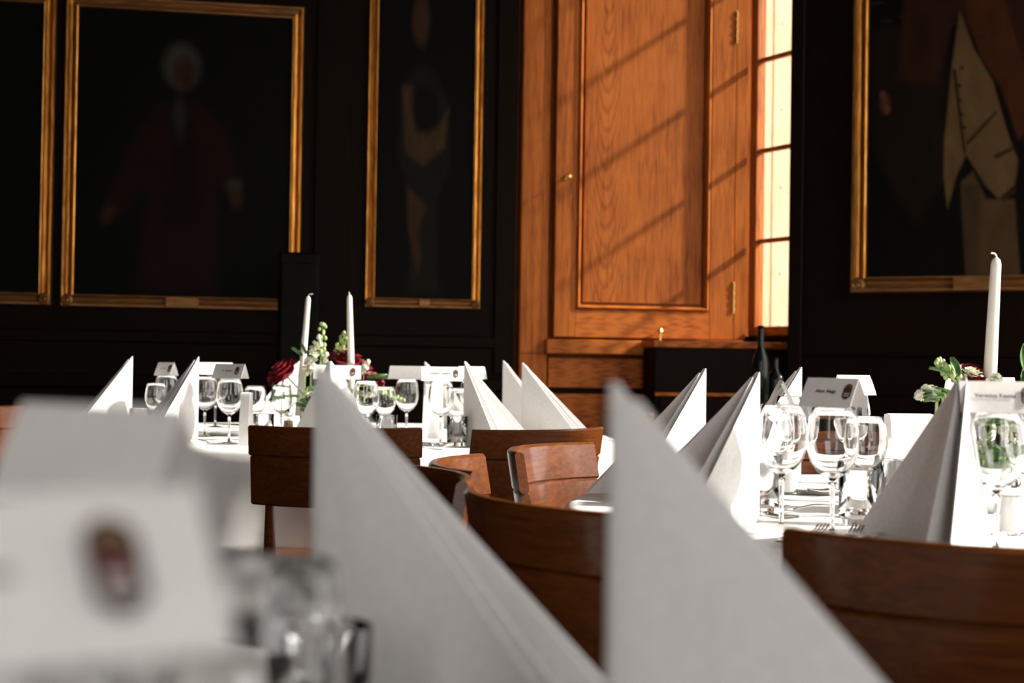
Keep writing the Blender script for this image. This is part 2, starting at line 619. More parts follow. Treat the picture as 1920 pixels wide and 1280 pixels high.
sh = empty('window_shutter', CO, WA)
tag(sh, 'oak window shutter with one long recessed panel and a brass knob', 'shutter')
zb, zt = zl(1200, 634), 3.6
s0, s1, i0, i1 = tl(1036), tl(1370), tl(1076), tl(1326)
zi = zl(1200, 583)
th0, th1 = -0.035, 0.01
MB().box(s0, i0, th0, th1, zb, zt, 0.003).build('stile', M['oak'], sh)
MB().box(i1, s1, th0, th1, zb, zt, 0.003).build('stile', M['oak'], sh)
MB().box(i0, i1, th0, th1, zb, zi, 0.002).build('rail', M['oak_h'], sh)
MB().box(i0, i1, th0, th1, zt - 0.2, zt, 0.002).build('rail', M['oak_h'], sh)
MB().box(i0 + 0.040, i1 - 0.040, -0.016, 0.012, zi + 0.038, zt - 0.24, 0.003).build('panel', figured_oak(tl(1132)), sh)
mw = 0.026


def bead(x0, x1, z0, z1, vert, inner):
    """raised moulding strip with a rounded back"""
    m_ = MB()
    n = 6
    L_ = (z1 - z0) if vert else (x1 - x0)
    ring = []
    for k in range(n + 1):
        a = math.pi * k / n
        ring.append((0.5 - 0.5 * math.cos(a), math.sin(a)))
    vs_ = []
    for e in (0, 1):
        for u, h_ in ring:
            ins = mw * (u if not inner else 1 - u)
            if vert:
                vs_.append((x0 + u * (x1 - x0), 0.012 * (h_ < 0.01) - 0.012 * (h_ >= 0.01) - 0.032 * h_, (z0 + (ins)) if e == 0 else z1))
            else:
                vs_.append(((x0 + (mw * u)) if e == 0 else (x1 - mw * u), 0.012 * (h_ < 0.01) - 0.012 * (h_ >= 0.01) - 0.032 * h_, z0 + u * (z1 - z0)))
    k = n + 1
    fs = [(i, i + 1, k + i + 1, k + i) for i in range(n)]
    fs += [tuple(range(k)), tuple(range(k, 2 * k))[::-1], (0, k, 2 * k - 1, k - 1)]
    return m_.add(vs_, fs)


bead(i0, i0 + mw, zi, zt - 0.2, True, False).build('moulding', M['oak'], sh, True)
bead(i1 - mw, i1, zi, zt - 0.2, True, True).build('moulding', M['oak'], sh, True)
bead(i0, i1, zi, zi + mw, False, False).build('moulding', M['oak_h'], sh, True)
MB().box(i0 - 0.001, i1 + 0.001, 0.012, 0.03, zi - 0.001, zt - 0.19).build('panel_backing', M['oak'], sh)
# knob with its plate
kx, kz = tl(1056), zl(1056, 333)
kb = MB().lathe([(0.0, 0), (0.013, 0), (0.013, 0.004), (0.006, 0.008), (0.005, 0.022), (0.012, 0.028), (0.016, 0.038), (0.013, 0.048), (0.0, 0.052)], 16)
kb.move(Matrix.Translation((kx, th0, kz)) @ Matrix.Rotation(R(90), 4, 'X'))
kn = kb.build('knob', M['brass'], sh, True)
kn['label'] = 'small brass knob'
# folding second leaf, seen as a narrow strip, and the hinges between
f0, f1 = s1 + 0.004, tl(1394)
MB().box(f0, f1, th0 + 0.004, th1, zb, zt, 0.004).build('folding_leaf', M['oak'], sh)
for ya, yb in ((20, 82), (528, 588)):
    za, zb_ = zl(1372, yb), zl(1372, ya)
    h_ = MB().lathe([(0.0, za), (0.0035, za), (0.0035, zb_), (0.0, zb_)], 10, s1 + 0.002, th0 - 0.003).build('hinge', M['brass'], sh, True)
    for q in range(4):
        zz = za + (zb_ - za) * (q + 0.5) / 4
        MB().lathe([(0.0, zz - 0.012), (0.0055, zz - 0.010), (0.0055, zz + 0.010), (0.0, zz + 0.012)], 10, s1 + 0.002, th0 - 0.003).build('knuckle', M['brass'], h_, True)
# little brass catch standing on the sill
ck = empty('window_catch', frame_at(CO, WA) @ Vector((tl(1232, 630), -0.055, zs1)), WA)
tag(ck, 'little brass catch standing upright on the window sill', 'catch')
MB().lathe([(0, 0), (0.014, 0), (0.014, 0.004), (0.006, 0.007), (0.0, 0.008)], 14).build('foot', M['brass'], ck, True)
MB().lathe([(0.0, 0.006), (0.007, 0.006), (0.006, 0.040), (0.0, 0.042)], 12).build('shank', M['brass'], ck, True)
MB().lathe([(0, 0.037), (0.010, 0.041), (0.014, 0.050), (0.010, 0.060), (0, 0.064)], 14).build('ball', M['brass'], ck, True)

# the window itself: turned sixty degrees, glazed in small panes
WF = CO + DIRL * tW
WANG = -R(60)
win = empty('window_1', WF, WANG)
struct(win, 'oak casement window of small panes in the niche')
wlen = 0.335
wz0, wz1 = 1.065, 3.9
DW = Vector((math.cos(WANG), math.sin(WANG), 0))
rows = []
for py in (612, 450, 279, 107):
    rows.append(wall_hit(1450, py, WF, DW)[1])
step = (rows[3] - rows[1]) / 2
while rows[-1] + step < wz1 + 0.2:
    rows.append(rows[-1] + step)
wz0 = rows[0] - 0.05
MB().box(-0.02, 0.035, -0.03, 0.03, wz0, rows[-1] + 0.05, 0.005).build('frame_stile', M['oak'], win)
MB().box(wlen - 0.01, wlen + 0.03, -0.03, 0.03, wz0, rows[-1] + 0.05, 0.005).build('frame_stile', M['oak'], win)
MB().box(0.035, wlen, -0.03, 0.03, wz0, rows[0], 0.005).build('frame_rail', M['oak_h'], win)
for z in rows[1:]:
    MB().box(0.035, wlen, -0.016, 0.016, z - 0.011, z + 0.011, 0.004).build('muntin', M['oak_h'], win)
for a, b in zip(rows, rows[1:]):
    MB().box(0.033, wlen, -0.002, 0.002, a + 0.0, b).build('pane', M['pane'], win)
nl = empty('wall_window_niche', WF, WANG)
struct(nl, 'low wall under the niche window and lintel above it')
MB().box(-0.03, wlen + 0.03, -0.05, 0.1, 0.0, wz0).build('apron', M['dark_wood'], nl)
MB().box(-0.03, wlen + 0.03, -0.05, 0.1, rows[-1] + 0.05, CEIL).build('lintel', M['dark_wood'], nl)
# outside: a boarded outer shutter standing open beyond the panes, the yard
ex = empty('outer_shutter', (1.62, 8.25, 0.0), R(22))
tag(ex, 'sunlit pale board shutter outside, seen through the niche window panes', 'shutter')
for k in range(5):
    x0 = -0.42 + k * 0.135
    bo = MB().box(x0, x0 + 0.128, -0.012, 0.012, 0.75, 3.9, 0.004).build('board', M['board'], ex)
    for z in (1.25, 1.55, 2.05, 2.5, 3.0):
        MB().lathe([(0, 0), (0.008, 0), (0.006, 0.004), (0, 0.005)], 8).move(Matrix.Translation((x0 + 0.064, -0.012, z)) @ Matrix.Rotation(R(90), 4, 'X')).build('nail', M['steel'], bo, True)
for z in (0.95, 2.3, 3.6):
    MB().box(-0.42, 0.25, 0.012, 0.035, z, z + 0.1).build('ledge', M['board'], ex)
yard = MB().box(-30, 40, -30, 50, -0.4, -0.12).build('ground', M['gravel'])
struct(yard, 'gravel yard outside the hall')


# ------------------------------------------------------------------ gilt framed portraits
def canvas(w, h, base, shapes, dim=1.0, nx=80, ny=110):
    """flat painted cloth: colours laid per vertex from soft shapes given in 0..1 (x right, y down)"""
    xs, ys = np.linspace(0, 1, nx + 1), np.linspace(0, 1, ny + 1)
    X, Y = np.meshgrid(xs, ys)
    col = np.zeros(X.shape + (3,)) + np.array(base)
    asp = h / w
    for sp in shapes:
        kind, c_, soft = sp[0], np.array(sp[1]), sp[2]
        if kind == 'e':
            cx, cy, rx, ry, rot = sp[3:]
            dx, dy = X - cx, (Y - cy) * asp
            ca, sa = math.cos(R(rot)), math.sin(R(rot))
            u, v = dx * ca + dy * sa, -dx * sa + dy * ca
            dist = (np.sqrt((u / rx) ** 2 + (v / (ry * asp)) ** 2) - 1) * min(rx, ry * asp)
        else:
            P = np.array(sp[3]); P = P * np.array([1, asp])
            Q = np.stack([X, Y * asp], -1)
            dist = np.full(X.shape, 9.0)
            ins = np.zeros(X.shape, bool)
            for a, b in zip(P, np.roll(P, -1, 0)):
                e = b - a
                t = np.clip(((Q - a) @ e) / (e @ e + 1e-9), 0, 1)
                dist = np.minimum(dist, np.linalg.norm(Q - (a + t[..., None] * e), axis=-1))
                cond = (a[1] > Q[..., 1]) != (b[1] > Q[..., 1])
                xi = a[0] + (Q[..., 1] - a[1]) / (e[1] if abs(e[1]) > 1e-9 else 1e-9) * e[0]
                ins ^= cond & (Q[..., 0] < xi)
            dist = np.where(ins, -dist, dist)
        al = np.clip(0.5 - dist / max(soft, 1e-4), 0, 1)[..., None]
        col = col * (1 - al) + c_ * al
    col = col * dim
    verts = [(float(x) * w, 0.0, (1 - float(y)) * h) for y in ys for x in xs]
    W = nx + 1
    faces = [(j * W + i, (j + 1) * W + i, (j + 1) * W + i + 1, j * W + i + 1) for j in range(ny) for i in range(nx)]
    me = bpy.data.meshes.new('canvas')
    me.from_pydata(verts, [], faces)
    at_ = me.color_attributes.new('paint', 'FLOAT_COLOR', 'POINT')
    flat = np.concatenate([col.reshape(-1, 3), np.ones((col.size // 3, 1))], 1).astype(np.float32).ravel()
    at_.data.foreach_set('color', flat)
    me.materials.append(M['paint'])
    return me


pm = mat('oil_paint', (0.02, 0.015, 0.01), 0.55, spec=0.06)
_at = pm.node_tree.nodes.new('ShaderNodeVertexColor'); _at.layer_name = 'paint'
_nz = pm.node_tree.nodes.new('ShaderNodeTexNoise'); _nz.inputs['Scale'].default_value = 14.0; _nz.inputs['Detail'].default_value = 6
_mx = pm.node_tree.nodes.new('ShaderNodeMixRGB'); _mx.blend_type = 'MULTIPLY'; _mx.inputs[0].default_value = 0.7
pm.node_tree.links.new(_at.outputs[0], _mx.inputs[1]); pm.node_tree.links.new(_nz.outputs['Fac'], _mx.inputs[2])
pm.node_tree.links.new(_mx.outputs[0], pm.node_tree.nodes['Principled BSDF'].inputs['Base Color'])
M['paint'] = pm

PROF = [(0.0, 0.0), (0.0, 0.022), (0.006, 0.030), (0.016, 0.030), (0.022, 0.020), (0.034, 0.014), (0.046, 0.018), (0.052, 0.030), (0.058, 0.034), (0.064, 0.030), (0.066, 0.008), (0.066, 0.0)]


def picture(name, label, P0, ang, t0, t1, z0, z1, fw, base, shapes, plaque=None, dim=1.0, res=(80, 110), sides='LRTB'):
    root = empty(name, frame_at(P0, ang) @ Vector((t0, -0.004, z0)), ang)
    tag(root, label, 'painting')
    w, h = t1 - t0, z1 - z0
    k = fw / 0.066
    cv = bpy.data.objects.new('canvas', canvas(w - 2 * fw + 0.01, h - 2 * fw + 0.01, base, shapes, dim, *res))
    C.objects.link(cv); cv.parent = root
    cv.location = (fw - 0.005, -0.012, fw - 0.005)
    MB().box(0.01, w - 0.01, -0.006, 0.004, 0.01, h - 0.01).build('backing', M['dark_wood'], root)

    def rail(fn, L_, m_):
        vs_, n = [], len(PROF)
        for e in (0, 1):
            for u, d in PROF:
                u, d = u * k, d * k
                vs_.append(fn(u if e == 0 else L_ - u, u, -d))
        fs = [(i, i + 1, n + i + 1, n + i) for i in range(n - 1)] + [tuple(range(n)), tuple(range(n, 2 * n))[::-1]]
        MB().add(vs_, fs).build('frame_rail', m_, root, True)
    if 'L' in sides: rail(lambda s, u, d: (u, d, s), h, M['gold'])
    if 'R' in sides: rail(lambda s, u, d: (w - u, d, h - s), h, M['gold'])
    if 'B' in sides: rail(lambda s, u, d: (w - s, d, u), w, M['gold_dull'])  # duller gilt on level rails paints in the weaker light they catch
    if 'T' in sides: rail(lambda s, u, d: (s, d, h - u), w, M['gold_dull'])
    for cx in (fw * 0.5, w - fw * 0.5):            # little carved corner blocks
        MB().lathe([(0, 0), (fw * 0.5, 0), (fw * 0.46, 0.012), (fw * 0.3, 0.018), (fw * 0.22, 0.012), (0, 0.02)], 8).move(
            Matrix.Translation((cx, -0.022 * k, fw * 0.5)) @ Matrix.Rotation(R(90), 4, 'X')).build('corner_boss', M['gold_dull'], root, True)
    if plaque:
        a, b = plaque
        p = MB().box(a - t0, b - t0, -0.034 * k - 0.005, -0.02 * k, fw * 0.08, fw * 0.92, 0.002).build('plaque', M['gold_dull'], root)
        p['label'] = 'small brass name plate'
    return root


red, flesh, darkc = (0.060, 0.012, 0.006), (0.16, 0.06, 0.025), (0.010, 0.009, 0.006)
bg = (0.008, 0.0085, 0.006)
sh_big = [('p', red, 0.06, [(.38, .33), (.56, .31), (.68, .40), (.78, .60), (.74, .68), (.66, .60), (.66, .98), (.30, .98), (.33, .62), (.20, .72), (.14, .68), (.26, .45)]),
          ('p', (0.03, 0.008, 0.004), 0.05, [(.44, .36), (.54, .36), (.60, .75), (.40, .75)]),
          ('e', (0.10, 0.10, 0.08), 0.04, .475, .37, .025, .06, 0),
          ('e', (0.20, 0.19, 0.16), 0.05, .48, .19, .085, .075, 0),
          ('e', flesh, 0.035, .49, .215, .05, .060, 0),
          ('e', (0.12, 0.03, 0.02), 0.02, .495, .232, .02, .010, 0),
          ('e', flesh, 0.03, .155, .715, .03, .035, 25), ('e', flesh, 0.03, .745, .64, .03, .045, 0),
          ('e', (0.14, 0.13, 0.11), 0.03, .735, .60, .035, .02, 0)]
sh_mid = [('p', (0.028, 0.02, 0.012), 0.06, [(.40, .30), (.58, .30), (.74, .42), (.76, .60), (.62, .70), (.66, .98), (.34, .98), (.34, .70), (.22, .55), (.26, .36)]),
          ('e', (0.13, 0.06, 0.03), 0.05, .44, .16, .09, .075, 0),
          ('p', (0.16, 0.085, 0.035), 0.05, [(.26, .36), (.36, .36), (.40, .50), (.62, .48), (.74, .42), (.70, .54), (.48, .60), (.30, .56)]),
          ('e', (0.010, 0.008, 0.006), 0.05, .50, .43, .13, .07, 0),
          ('p', (0.13, 0.06, 0.025), 0.05, [(.32, .66), (.52, .72), (.44, .80), (.48, .88), (.44, .93), (.34, .80)]),
          ('e', (0.008, 0.007, 0.006), 0.05, .26, .86, .10, .09, 0)]
tan, tan2 = (0.22, 0.13, 0.055), (0.15, 0.085, 0.035)
RPW, RPH, RPF = 1.45, 2.6, 0.078
RT0, RZ0 = tr_(1596), zr(1700, 549)


def rp(*pts):
    """pixel outline on the right hand canvas -> 0..1 canvas coordinates"""
    out = []
    for px, py in pts:
        t, z = wall_hit(px, py, CJ, DIRR)
        out.append(((t - RT0 - RPF) / (RPW - 2 * RPF), 1 - (z - RZ0 - RPF) / (RPH - 2 * RPF)))
    return out


sh_right = [('p', (0.020, 0.011, 0.006), 0.03, rp((1640, 60), (1780, 20), (1775, 330), (1720, 420), (1650, 300))),
            ('p', (0.05, 0.017, 0.007), 0.02, rp((1700, -250), (1980, -250), (2080, 200), (2060, 420), (1960, 360), (1900, 200), (1830, 60), (1795, 30), (1760, 160), (1690, 150), (1700, 0))),
            ('p', tan, 0.010, rp((1805, 20), (1830, 90), (1865, 150), (1893, 250), (1912, 300), (1905, 345), (1875, 372), (1850, 345), (1815, 288), (1796, 330), (1780, 390), (1773, 330), (1775, 260), (1790, 120))),
            ('p', tan2, 0.012, rp((1806, 340), (1828, 320), (1852, 372), (1905, 372), (1915, 520), (1815, 520))),
            ('p', (0.10, 0.055, 0.022), 0.02, rp((1806, 345), (1838, 345), (1842, 520), (1815, 520))),
            ('p', (0.10, 0.030, 0.011), 0.012, rp((1805, -60), (1870, -60), (1925, 120), (1940, 230), (1912, 262), (1880, 160), (1845, 110), (1822, 45))),
            ('e', flesh, 0.02, *rp((1664, 192))[0], .016, .016, 0),
            ('e', (0.20, 0.08, 0.04), 0.010, *rp((1660, 178))[0], .010, .008, 0), ('e', (0.20, 0.08, 0.04), 0.010, *rp((1668, 205))[0], .012, .008, 0)]
for bx, by in ((1808, 126), (1804, 160), (1805, 187), (1808, 213), (1812, 238), (1818, 266)):
    sh_right.append(('e', (0.05, 0.025, 0.010), 0.004, *rp((bx, by))[0], .006, .0035, 0))
for ln in (((1818, 262), (1872, 205), (1874, 210), (1822, 268)), ((1866, 290), (1905, 272), (1906, 278), (1870, 298)), ((1878, 372), (1905, 352), (1908, 358), (1885, 376)), ((1790, 130), (1797, 128), (1815, 285), (1810, 287))):
    sh_right.append(('p', (0.06, 0.03, 0.012), 0.006, rp(*ln)))
for k in range(14):                                   # glints of cracked varnish painted into the canvas colour over the dark ground
    cx_, cy_ = 1640 + 17 * ((k * 7) % 16), 4 + 5 * k
    sh_right.append(('p', (0.055, 0.028, 0.010), 0.006, rp((cx_, cy_), (cx_ + 22, cy_ - 3), (cx_ + 24, cy_), (cx_ + 2, cy_ + 3))))

zlb = zl(330, 577)
picture('framed_portrait', 'large portrait of a standing figure in a dark red coat, gilt frame', CO, WA,
        tl(113), tl(561), zl(330, 579), zl(400, 3), 0.062, bg, sh_big, (tl(310), tl(372)), 0.2)
picture('framed_portrait', 'portrait cut off by the left picture edge, only its gilt frame corner showing', CO, WA,
        tl(96) - 1.15, tl(96), zl(50, 572), zl(50, 572) + 1.5, 0.062, bg, sh_big[:6], None, 0.2)
picture('framed_portrait', 'narrow tall dark portrait between the big portrait and the window niche', CO, WA,
        tl(682), tl(899), zl(790, 578), zl(790, 578) + 1.75, 0.05, (0.006, 0.005, 0.004), sh_mid, (tl(784), tl(804)), 0.32)
picture('framed_portrait', 'portrait of a man in a pale buttoned waistcoat on the wall beside the window', CJ, RA,
        RT0, RT0 + RPW, RZ0, RZ0 + RPH, RPF, (0.006, 0.0055, 0.004), sh_right, (tr_(1790), tr_(1858)), 0.55, (160, 300))

# slim black column in front of the big portrait's lower corner
col = empty('black_column', frame_at(CO, WA) @ Vector((tl(555, 470), -0.45, 0)), WA)
tag(col, 'slim black column standing before the lower right corner of the big portrait', 'column')
ctop = 1.50
MB().box(-0.20, 0.20, -0.16, 0.16, 0, 0.03, 0.008).build('foot_plate', M['black'], col)
MB().box(-0.092, 0.092, -0.08, 0.08, 0.03, ctop, 0.012).build('body', M['black'], col)
MB().box(-0.078, 0.078, -0.086, -0.078, 0.1, ctop - 0.05, 0.003).build('front_grille', M['black'], col)

# dark low cupboard built against the niche wall, flush with the sill
sb = empty('low_cupboard', CO, WA)
tag(sb, 'low dark cupboard in shadow below the window niche, level with the sill', 'cupboard')
q0, q1 = tl(1199), tl(1462)
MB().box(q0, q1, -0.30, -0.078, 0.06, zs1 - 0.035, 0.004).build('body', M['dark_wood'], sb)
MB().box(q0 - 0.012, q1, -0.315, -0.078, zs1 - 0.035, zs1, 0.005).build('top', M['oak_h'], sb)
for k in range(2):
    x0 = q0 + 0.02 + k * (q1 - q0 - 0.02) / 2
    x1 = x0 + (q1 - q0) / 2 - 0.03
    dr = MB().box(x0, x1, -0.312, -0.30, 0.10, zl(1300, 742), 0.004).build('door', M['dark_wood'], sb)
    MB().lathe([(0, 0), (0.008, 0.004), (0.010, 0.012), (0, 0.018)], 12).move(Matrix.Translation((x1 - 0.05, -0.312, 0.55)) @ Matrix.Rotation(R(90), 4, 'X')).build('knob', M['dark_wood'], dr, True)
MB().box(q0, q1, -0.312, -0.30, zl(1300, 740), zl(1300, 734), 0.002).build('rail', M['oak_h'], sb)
# small dark stand carrying the bottles
st_ = empty('bottle_stand', (1.10, 6.13, 0))
tag(st_, 'small dark square stand carrying the bottles, hidden behind the cone napkins', 'table')
MB().box(-0.17, 0.15, -0.13, 0.13, 0.835, 0.86, 0.004).build('top', M['dark_wood'], st_)
for x in (-0.15, 0.11):
    for y in (-0.11, 0.09):
        MB().box(x, x + 0.022, y, y + 0.022, 0, 0.835).build('leg', M['dark_wood'], st_)


def bottle(px, d, z, hgt, rb, rn, label):
    x = px_x(px, d, z + hgt)
    e = empty('bottle', (x, d, z))
    tag(e, label, 'bottle')
    k = hgt
    MB().lathe([(0, 0), (rb * 0.9, 0), (rb, 0.01), (rb, 0.50 * k), (rb * 0.86, 0.58 * k), (rn * 1.3, 0.68 * k), (rn, 0.74 * k), (rn, 0.955 * k), (rn * 0.9, 0.96 * k), (0, 0.96 * k)], 24).build('body', M['bottle'], e, True)
    MB().lathe([(0, 0.955 * k), (rn * 1.12, 0.955 * k), (rn * 1.12, 0.985 * k), (rn * 0.8, k), (0, k)], 18).build('neck_ring', M['black'], e, True)
    return e


bottle(1427, 6.1, 0.861, 0.325, 0.037, 0.0135, 'tall slim dark bottle standing under the niche window')
bottle(1454, 6.15, 0.861, 0.19, 0.04, 0.014, 'short squat dark bottle just right of the tall dark bottle')


# ------------------------------------------------------------------ tables
def round_table(cx, cy, seed, tlabel, clabel, dr=0.0):
    t = empty('round_table', (cx, cy, 0))
    tag(t, tlabel, 'table')
    MB().lathe([(0, 0.700), (0.875 + dr, 0.700), (0.88 + dr, 0.705), (0.88 + dr, 0.730), (0.875 + dr, 0.735), (0, 0.735)], 64).build('tabletop', M['chair'], t, True)
    for k in range(4):
        a = R(45 + 90 * k)
        MB().tube([(0.62 * math.cos(a), 0.62 * math.sin(a), 0.0), (0.58 * math.cos(a), 0.58 * math.sin(a), 0.70)], [0.022, 0.03], 10).build('leg', M['dark_wood'], t, True)
    MB().lathe([(0.52, 0.64), (0.60, 0.64), (0.60, 0.70), (0.52, 0.70)], 40, close=True).build('apron_ring', M['dark_wood'], t, True)
    rnd = random.Random(seed)
    ph = [rnd.uniform(0, 6.28) for _ in range(5)]
    n = 180
    prof = [(0.0, 0.0), (0.25, 0.0), (0.5, 0.0), (0.7, 0.0), (0.82, 0.0), (0.872, 0.0), (0.888, -0.004), (0.896, -0.015), (0.90, -0.04),
            (0.903, -0.09), (0.908, -0.15), (0.914, -0.21), (0.920, -0.27), (0.926, -0.325)]
    prof = [(r + (dr if r > 0.6 else 0.0), z) for r, z in prof]
    vs_, fs = [], []
    for i, (r, dz) in enumerate(prof):
        k = max(0.0, (i - 7) / 6.0)
        for q in range(n):
            a = 2 * math.pi * q / n
            fold = 0.5 + 0.5 * math.sin(13 * a + ph[0] + 0.7 * math.sin(3 * a + ph[1]))
            fold2 = 0.5 + 0.5 * math.sin(29 * a + ph[2])
            rr = r + k * (0.045 * fold ** 2 + 0.012 * fold2 - 0.012)
            z = 0.7405 + dz * (1 + 0.10 * k * math.sin(4 * a + ph[3]))
            if 0.1 < r < 0.9 + dr and dz == 0:
                z += 0.0012 * math.sin(6 * a + 9 * r + ph[4])
            vs_.append((cx * 0 + rr * math.cos(a), rr * math.sin(a), z))
    m_ = len(prof)
    for i in range(m_ - 1):
        for q in range(n):
            q2 = (q + 1) % n
            fs.append((i * n + q, i * n + q2, (i + 1) * n + q2, (i + 1) * n + q))
    mb = MB().add(vs_, fs)
    cl = mb.build('tablecloth', M['cloth'], None, 'all')
    cl.location = (cx, cy, 0)
    so = cl.modifiers.new('thickness', 'SOLIDIFY')
    so.thickness = 0.0016
    so.offset = -1
    tag(cl, clabel, 'tablecloth')
    return t


FARC, RGTC, FGC = (-0.60, 5.17), (1.05, 2.70), (-0.66, 0.56)
ZT = 0.7425
round_table(*FARC, 3, 'round table under a white cloth near the dark portraits', 'white cloth over the round table near the dark portraits', 0.09)
round_table(*RGTC, 5, 'round table under a white cloth below the window side portrait', 'white cloth over the round table below the window side portrait', 0.05)
round_table(*FGC, 8, 'round table under a white cloth closest to the viewer', 'white cloth over the round table closest to the viewer, mostly out of frame')


# ------------------------------------------------------------------ chairs
def make_chair():
    root = empty('dining_chair')
    Rb, yb, hw, th = 0.36, -0.20, 0.225, 0.020

    def board(z0, z1, half, name, extra=0.0):
        am = math.asin(half / Rb)
        m_ = MB()
        nu = 18
        rows_ = [(0.0, z0), (0.0, z1)]
        vs_, fs = [], []
        b = 0.005
        ring = [(b, 0), (th - b, 0), (th, b), (th, 1 - b), (th - b, 1), (b, 1), (0, 1 - b), (0, b)]
        for i in range(nu + 1):
            a = -am + 2 * am * i / nu
            for d, s in ring:
                z = z0 + b * 0 + (s if s <= 0.5 else 0) * 1.0
                if s == 0: z = z0
                elif s == 1: z = z1
                elif s < 0.5: z = z0 + b
                else: z = z1 - b
                rr = Rb + d - extra
                y0 = yb + Rb - (z - 0.45) * 0.17
                vs_.append((rr * math.sin(a), y0 - rr * math.cos(a), z))
        n = len(ring)
        for i in range(nu):
            for k in range(n):
                k2 = (k + 1) % n
                fs.append((i * n + k, i * n + k2, (i + 1) * n + k2, (i + 1) * n + k))
        fs += [tuple(range(n))[::-1], tuple(nu * n + k for k in range(n))]
        return m_.add(vs_, fs).build(name, M['chair'], root, True)
    board(0.747, 0.830, hw, 'top_rail')
    board(0.612, 0.7478, hw - 0.004, 'back_board', 0.0015)
    # seat
    pts = []
    for k in range(40):
        a = 2 * math.pi * k / 40
        ca, sa = math.cos(a), math.sin(a)
        e = 0.42
        pts.append((0.215 * math.copysign(abs(ca) ** e, ca), 0.01 + 0.205 * math.copysign(abs(sa) ** e, sa)))
    MB().prism(pts, 0.028, z0=0.432).build('seat', M['chair'], root, True)
    for s in (-1, 1):
        MB().tube([(s * 0.185, 0.175, 0.0), (s * 0.18, 0.165, 0.432)], [0.014, 0.019], 10).build('leg', M['chair'], root, True)
        MB().tube([(s * 0.19, -0.245, 0.0), (s * 0.185, -0.172, 0.38), (s * 0.178, -0.168, 0.46), (s * 0.176, -0.192, 0.615)],
                  [0.014, 0.018, 0.018, 0.012], 10).build('leg', M['chair'], root, True)
    MB().box(-0.17, 0.17, 0.155, 0.173, 0.375, 0.43, 0.003).build('seat_apron', M['chair'], root)
    MB().box(-0.17, 0.17, -0.172, -0.154, 0.375, 0.43, 0.003).build('seat_apron', M['chair'], root)
    for s in (-1, 1):
        MB().box(s * 0.18 - 0.008, s * 0.18 + 0.008, -0.16, 0.16, 0.375, 0.43, 0.003).build('seat_apron', M['chair'], root)
    return root


proto_chair = make_chair()
YTOP = -0.20 - 0.38 * 0.17
chairs = [  # (x, y of the middle of the back's top edge), facing direction, label
    ((-0.478, 3.80), (0.02, 1), 'curved back chair before the rose and candle table, seen from behind'),
    ((0.122, 3.90), (-0.62, 0.78), 'curved back chair before the cone napkins below the shutter pilaster'),
    ((-1.86, 4.92), (1.0, -0.12), 'sunlit chair end at the left picture edge, beyond the near cards'),
    ((-0.90, 6.36), (0.2, -1), 'chair behind the centrepiece with burgundy roses, nearest the big portrait'),
    ((0.50, 5.45), (-0.95, -0.3), 'sunlit chair at the far table standing before the oak apron panel'),
    ((-0.129, 2.585), (1.0, 0.0), 'sunlit orange chair back just behind the low dark chair end'),
    ((-0.117, 2.385), (-0.88, -0.47), 'dark chair back with a rounded end beside the near cone napkin'),
    ((0.018, 1.84), (0.82, 0.57), 'strongly curved dark chair back between the two big blurred napkins'),
    ((0.037, 3.11), (0.93, -0.37), 'chair turned to the viewer with two glossy boards and a bright streak'),
    ((0.512, 1.46), (0.30, 0.95), 'big dark chair back before the round table with the name cards'),
    ((0.86, 4.02), (0.1, -1), 'sunlit chair showing between the wine glasses of the window side table'),
]
for i, (p, fd, lab) in enumerate(chairs):
    ch = proto_chair if i == 0 else dup(proto_chair)
    f = Vector((fd[0], fd[1], 0)).normalized()
    o = Vector((p[0], p[1], 0)) - f * YTOP
    ch.location = o
    ch.rotation_euler = (0, 0, math.atan2(f.y, f.x) - R(90))
    tag(ch, lab, 'chair', 'curved back wooden dining chairs')


# ------------------------------------------------------------------ napkins
def napkin(x, y, bis, beta, h, label, w=None, lean=0.0, crease=0.55, group='folded cone napkins'):
    """a standing point: upright spine and two triangular wings opening by 2*beta about direction bis"""
    root = empty('folded_napkin', (x, y, ZT), R(bis))
    tag(root, label, 'napkin', group)
    w = w or h
    rs = random.Random(int(abs(x * 977 + y * 331) * 10))
    c0, c1 = rs.uniform(0.30, 0.42), rs.uniform(0.6, 0.72)

    def layer(scale, open_, off, name, zmul):
        cb, sb_ = math.cos(R(open_)), math.sin(R(open_))

        def fn(u, v):
            z = h * zmul * v
            L_ = max(w * scale * (1 - v), 0.0) + 0.006
            s = (2 * u - 1) * L_
            rho = 0.006 + 0.020 * (1 - v)
            q = abs(s) / max(L_, 1e-6)
            bul = 0.010 * (1 - v) * math.sin(math.pi * min(q, 1.0))
            cr = 0.0030 * math.exp(-((q - c0) / 0.06) ** 2) + 0.0022 * math.exp(-((q - c1) / 0.05) ** 2)
            bul -= crease * cr * min(1.0, 3 * (1 - v))
            xx = math.sqrt((s * cb) ** 2 + rho ** 2) - rho + off - lean * (1 - v)
            yy = s * sb_ * (1.0)
            sg = 1 if s > 0 else -1
            return (xx - bul * sb_, yy + sg * bul * cb, z)
        return MB().sheet(fn, 44, 26, 0.0022).build(name, M['linen'], root, True)
    layer(1.0, beta, 0.0, 'outer_fold', 1.0)
    layer(0.93, max(beta - 7, 6), 0.012, 'inner_fold', 0.965)
    return root


def nap_px(px, d, bis, beta, h, label, w=None, lean=0.0, crease=0.55):
    napkin(px_x(px, d, ZT + h), d, bis, beta, h, label, w, lean, crease)


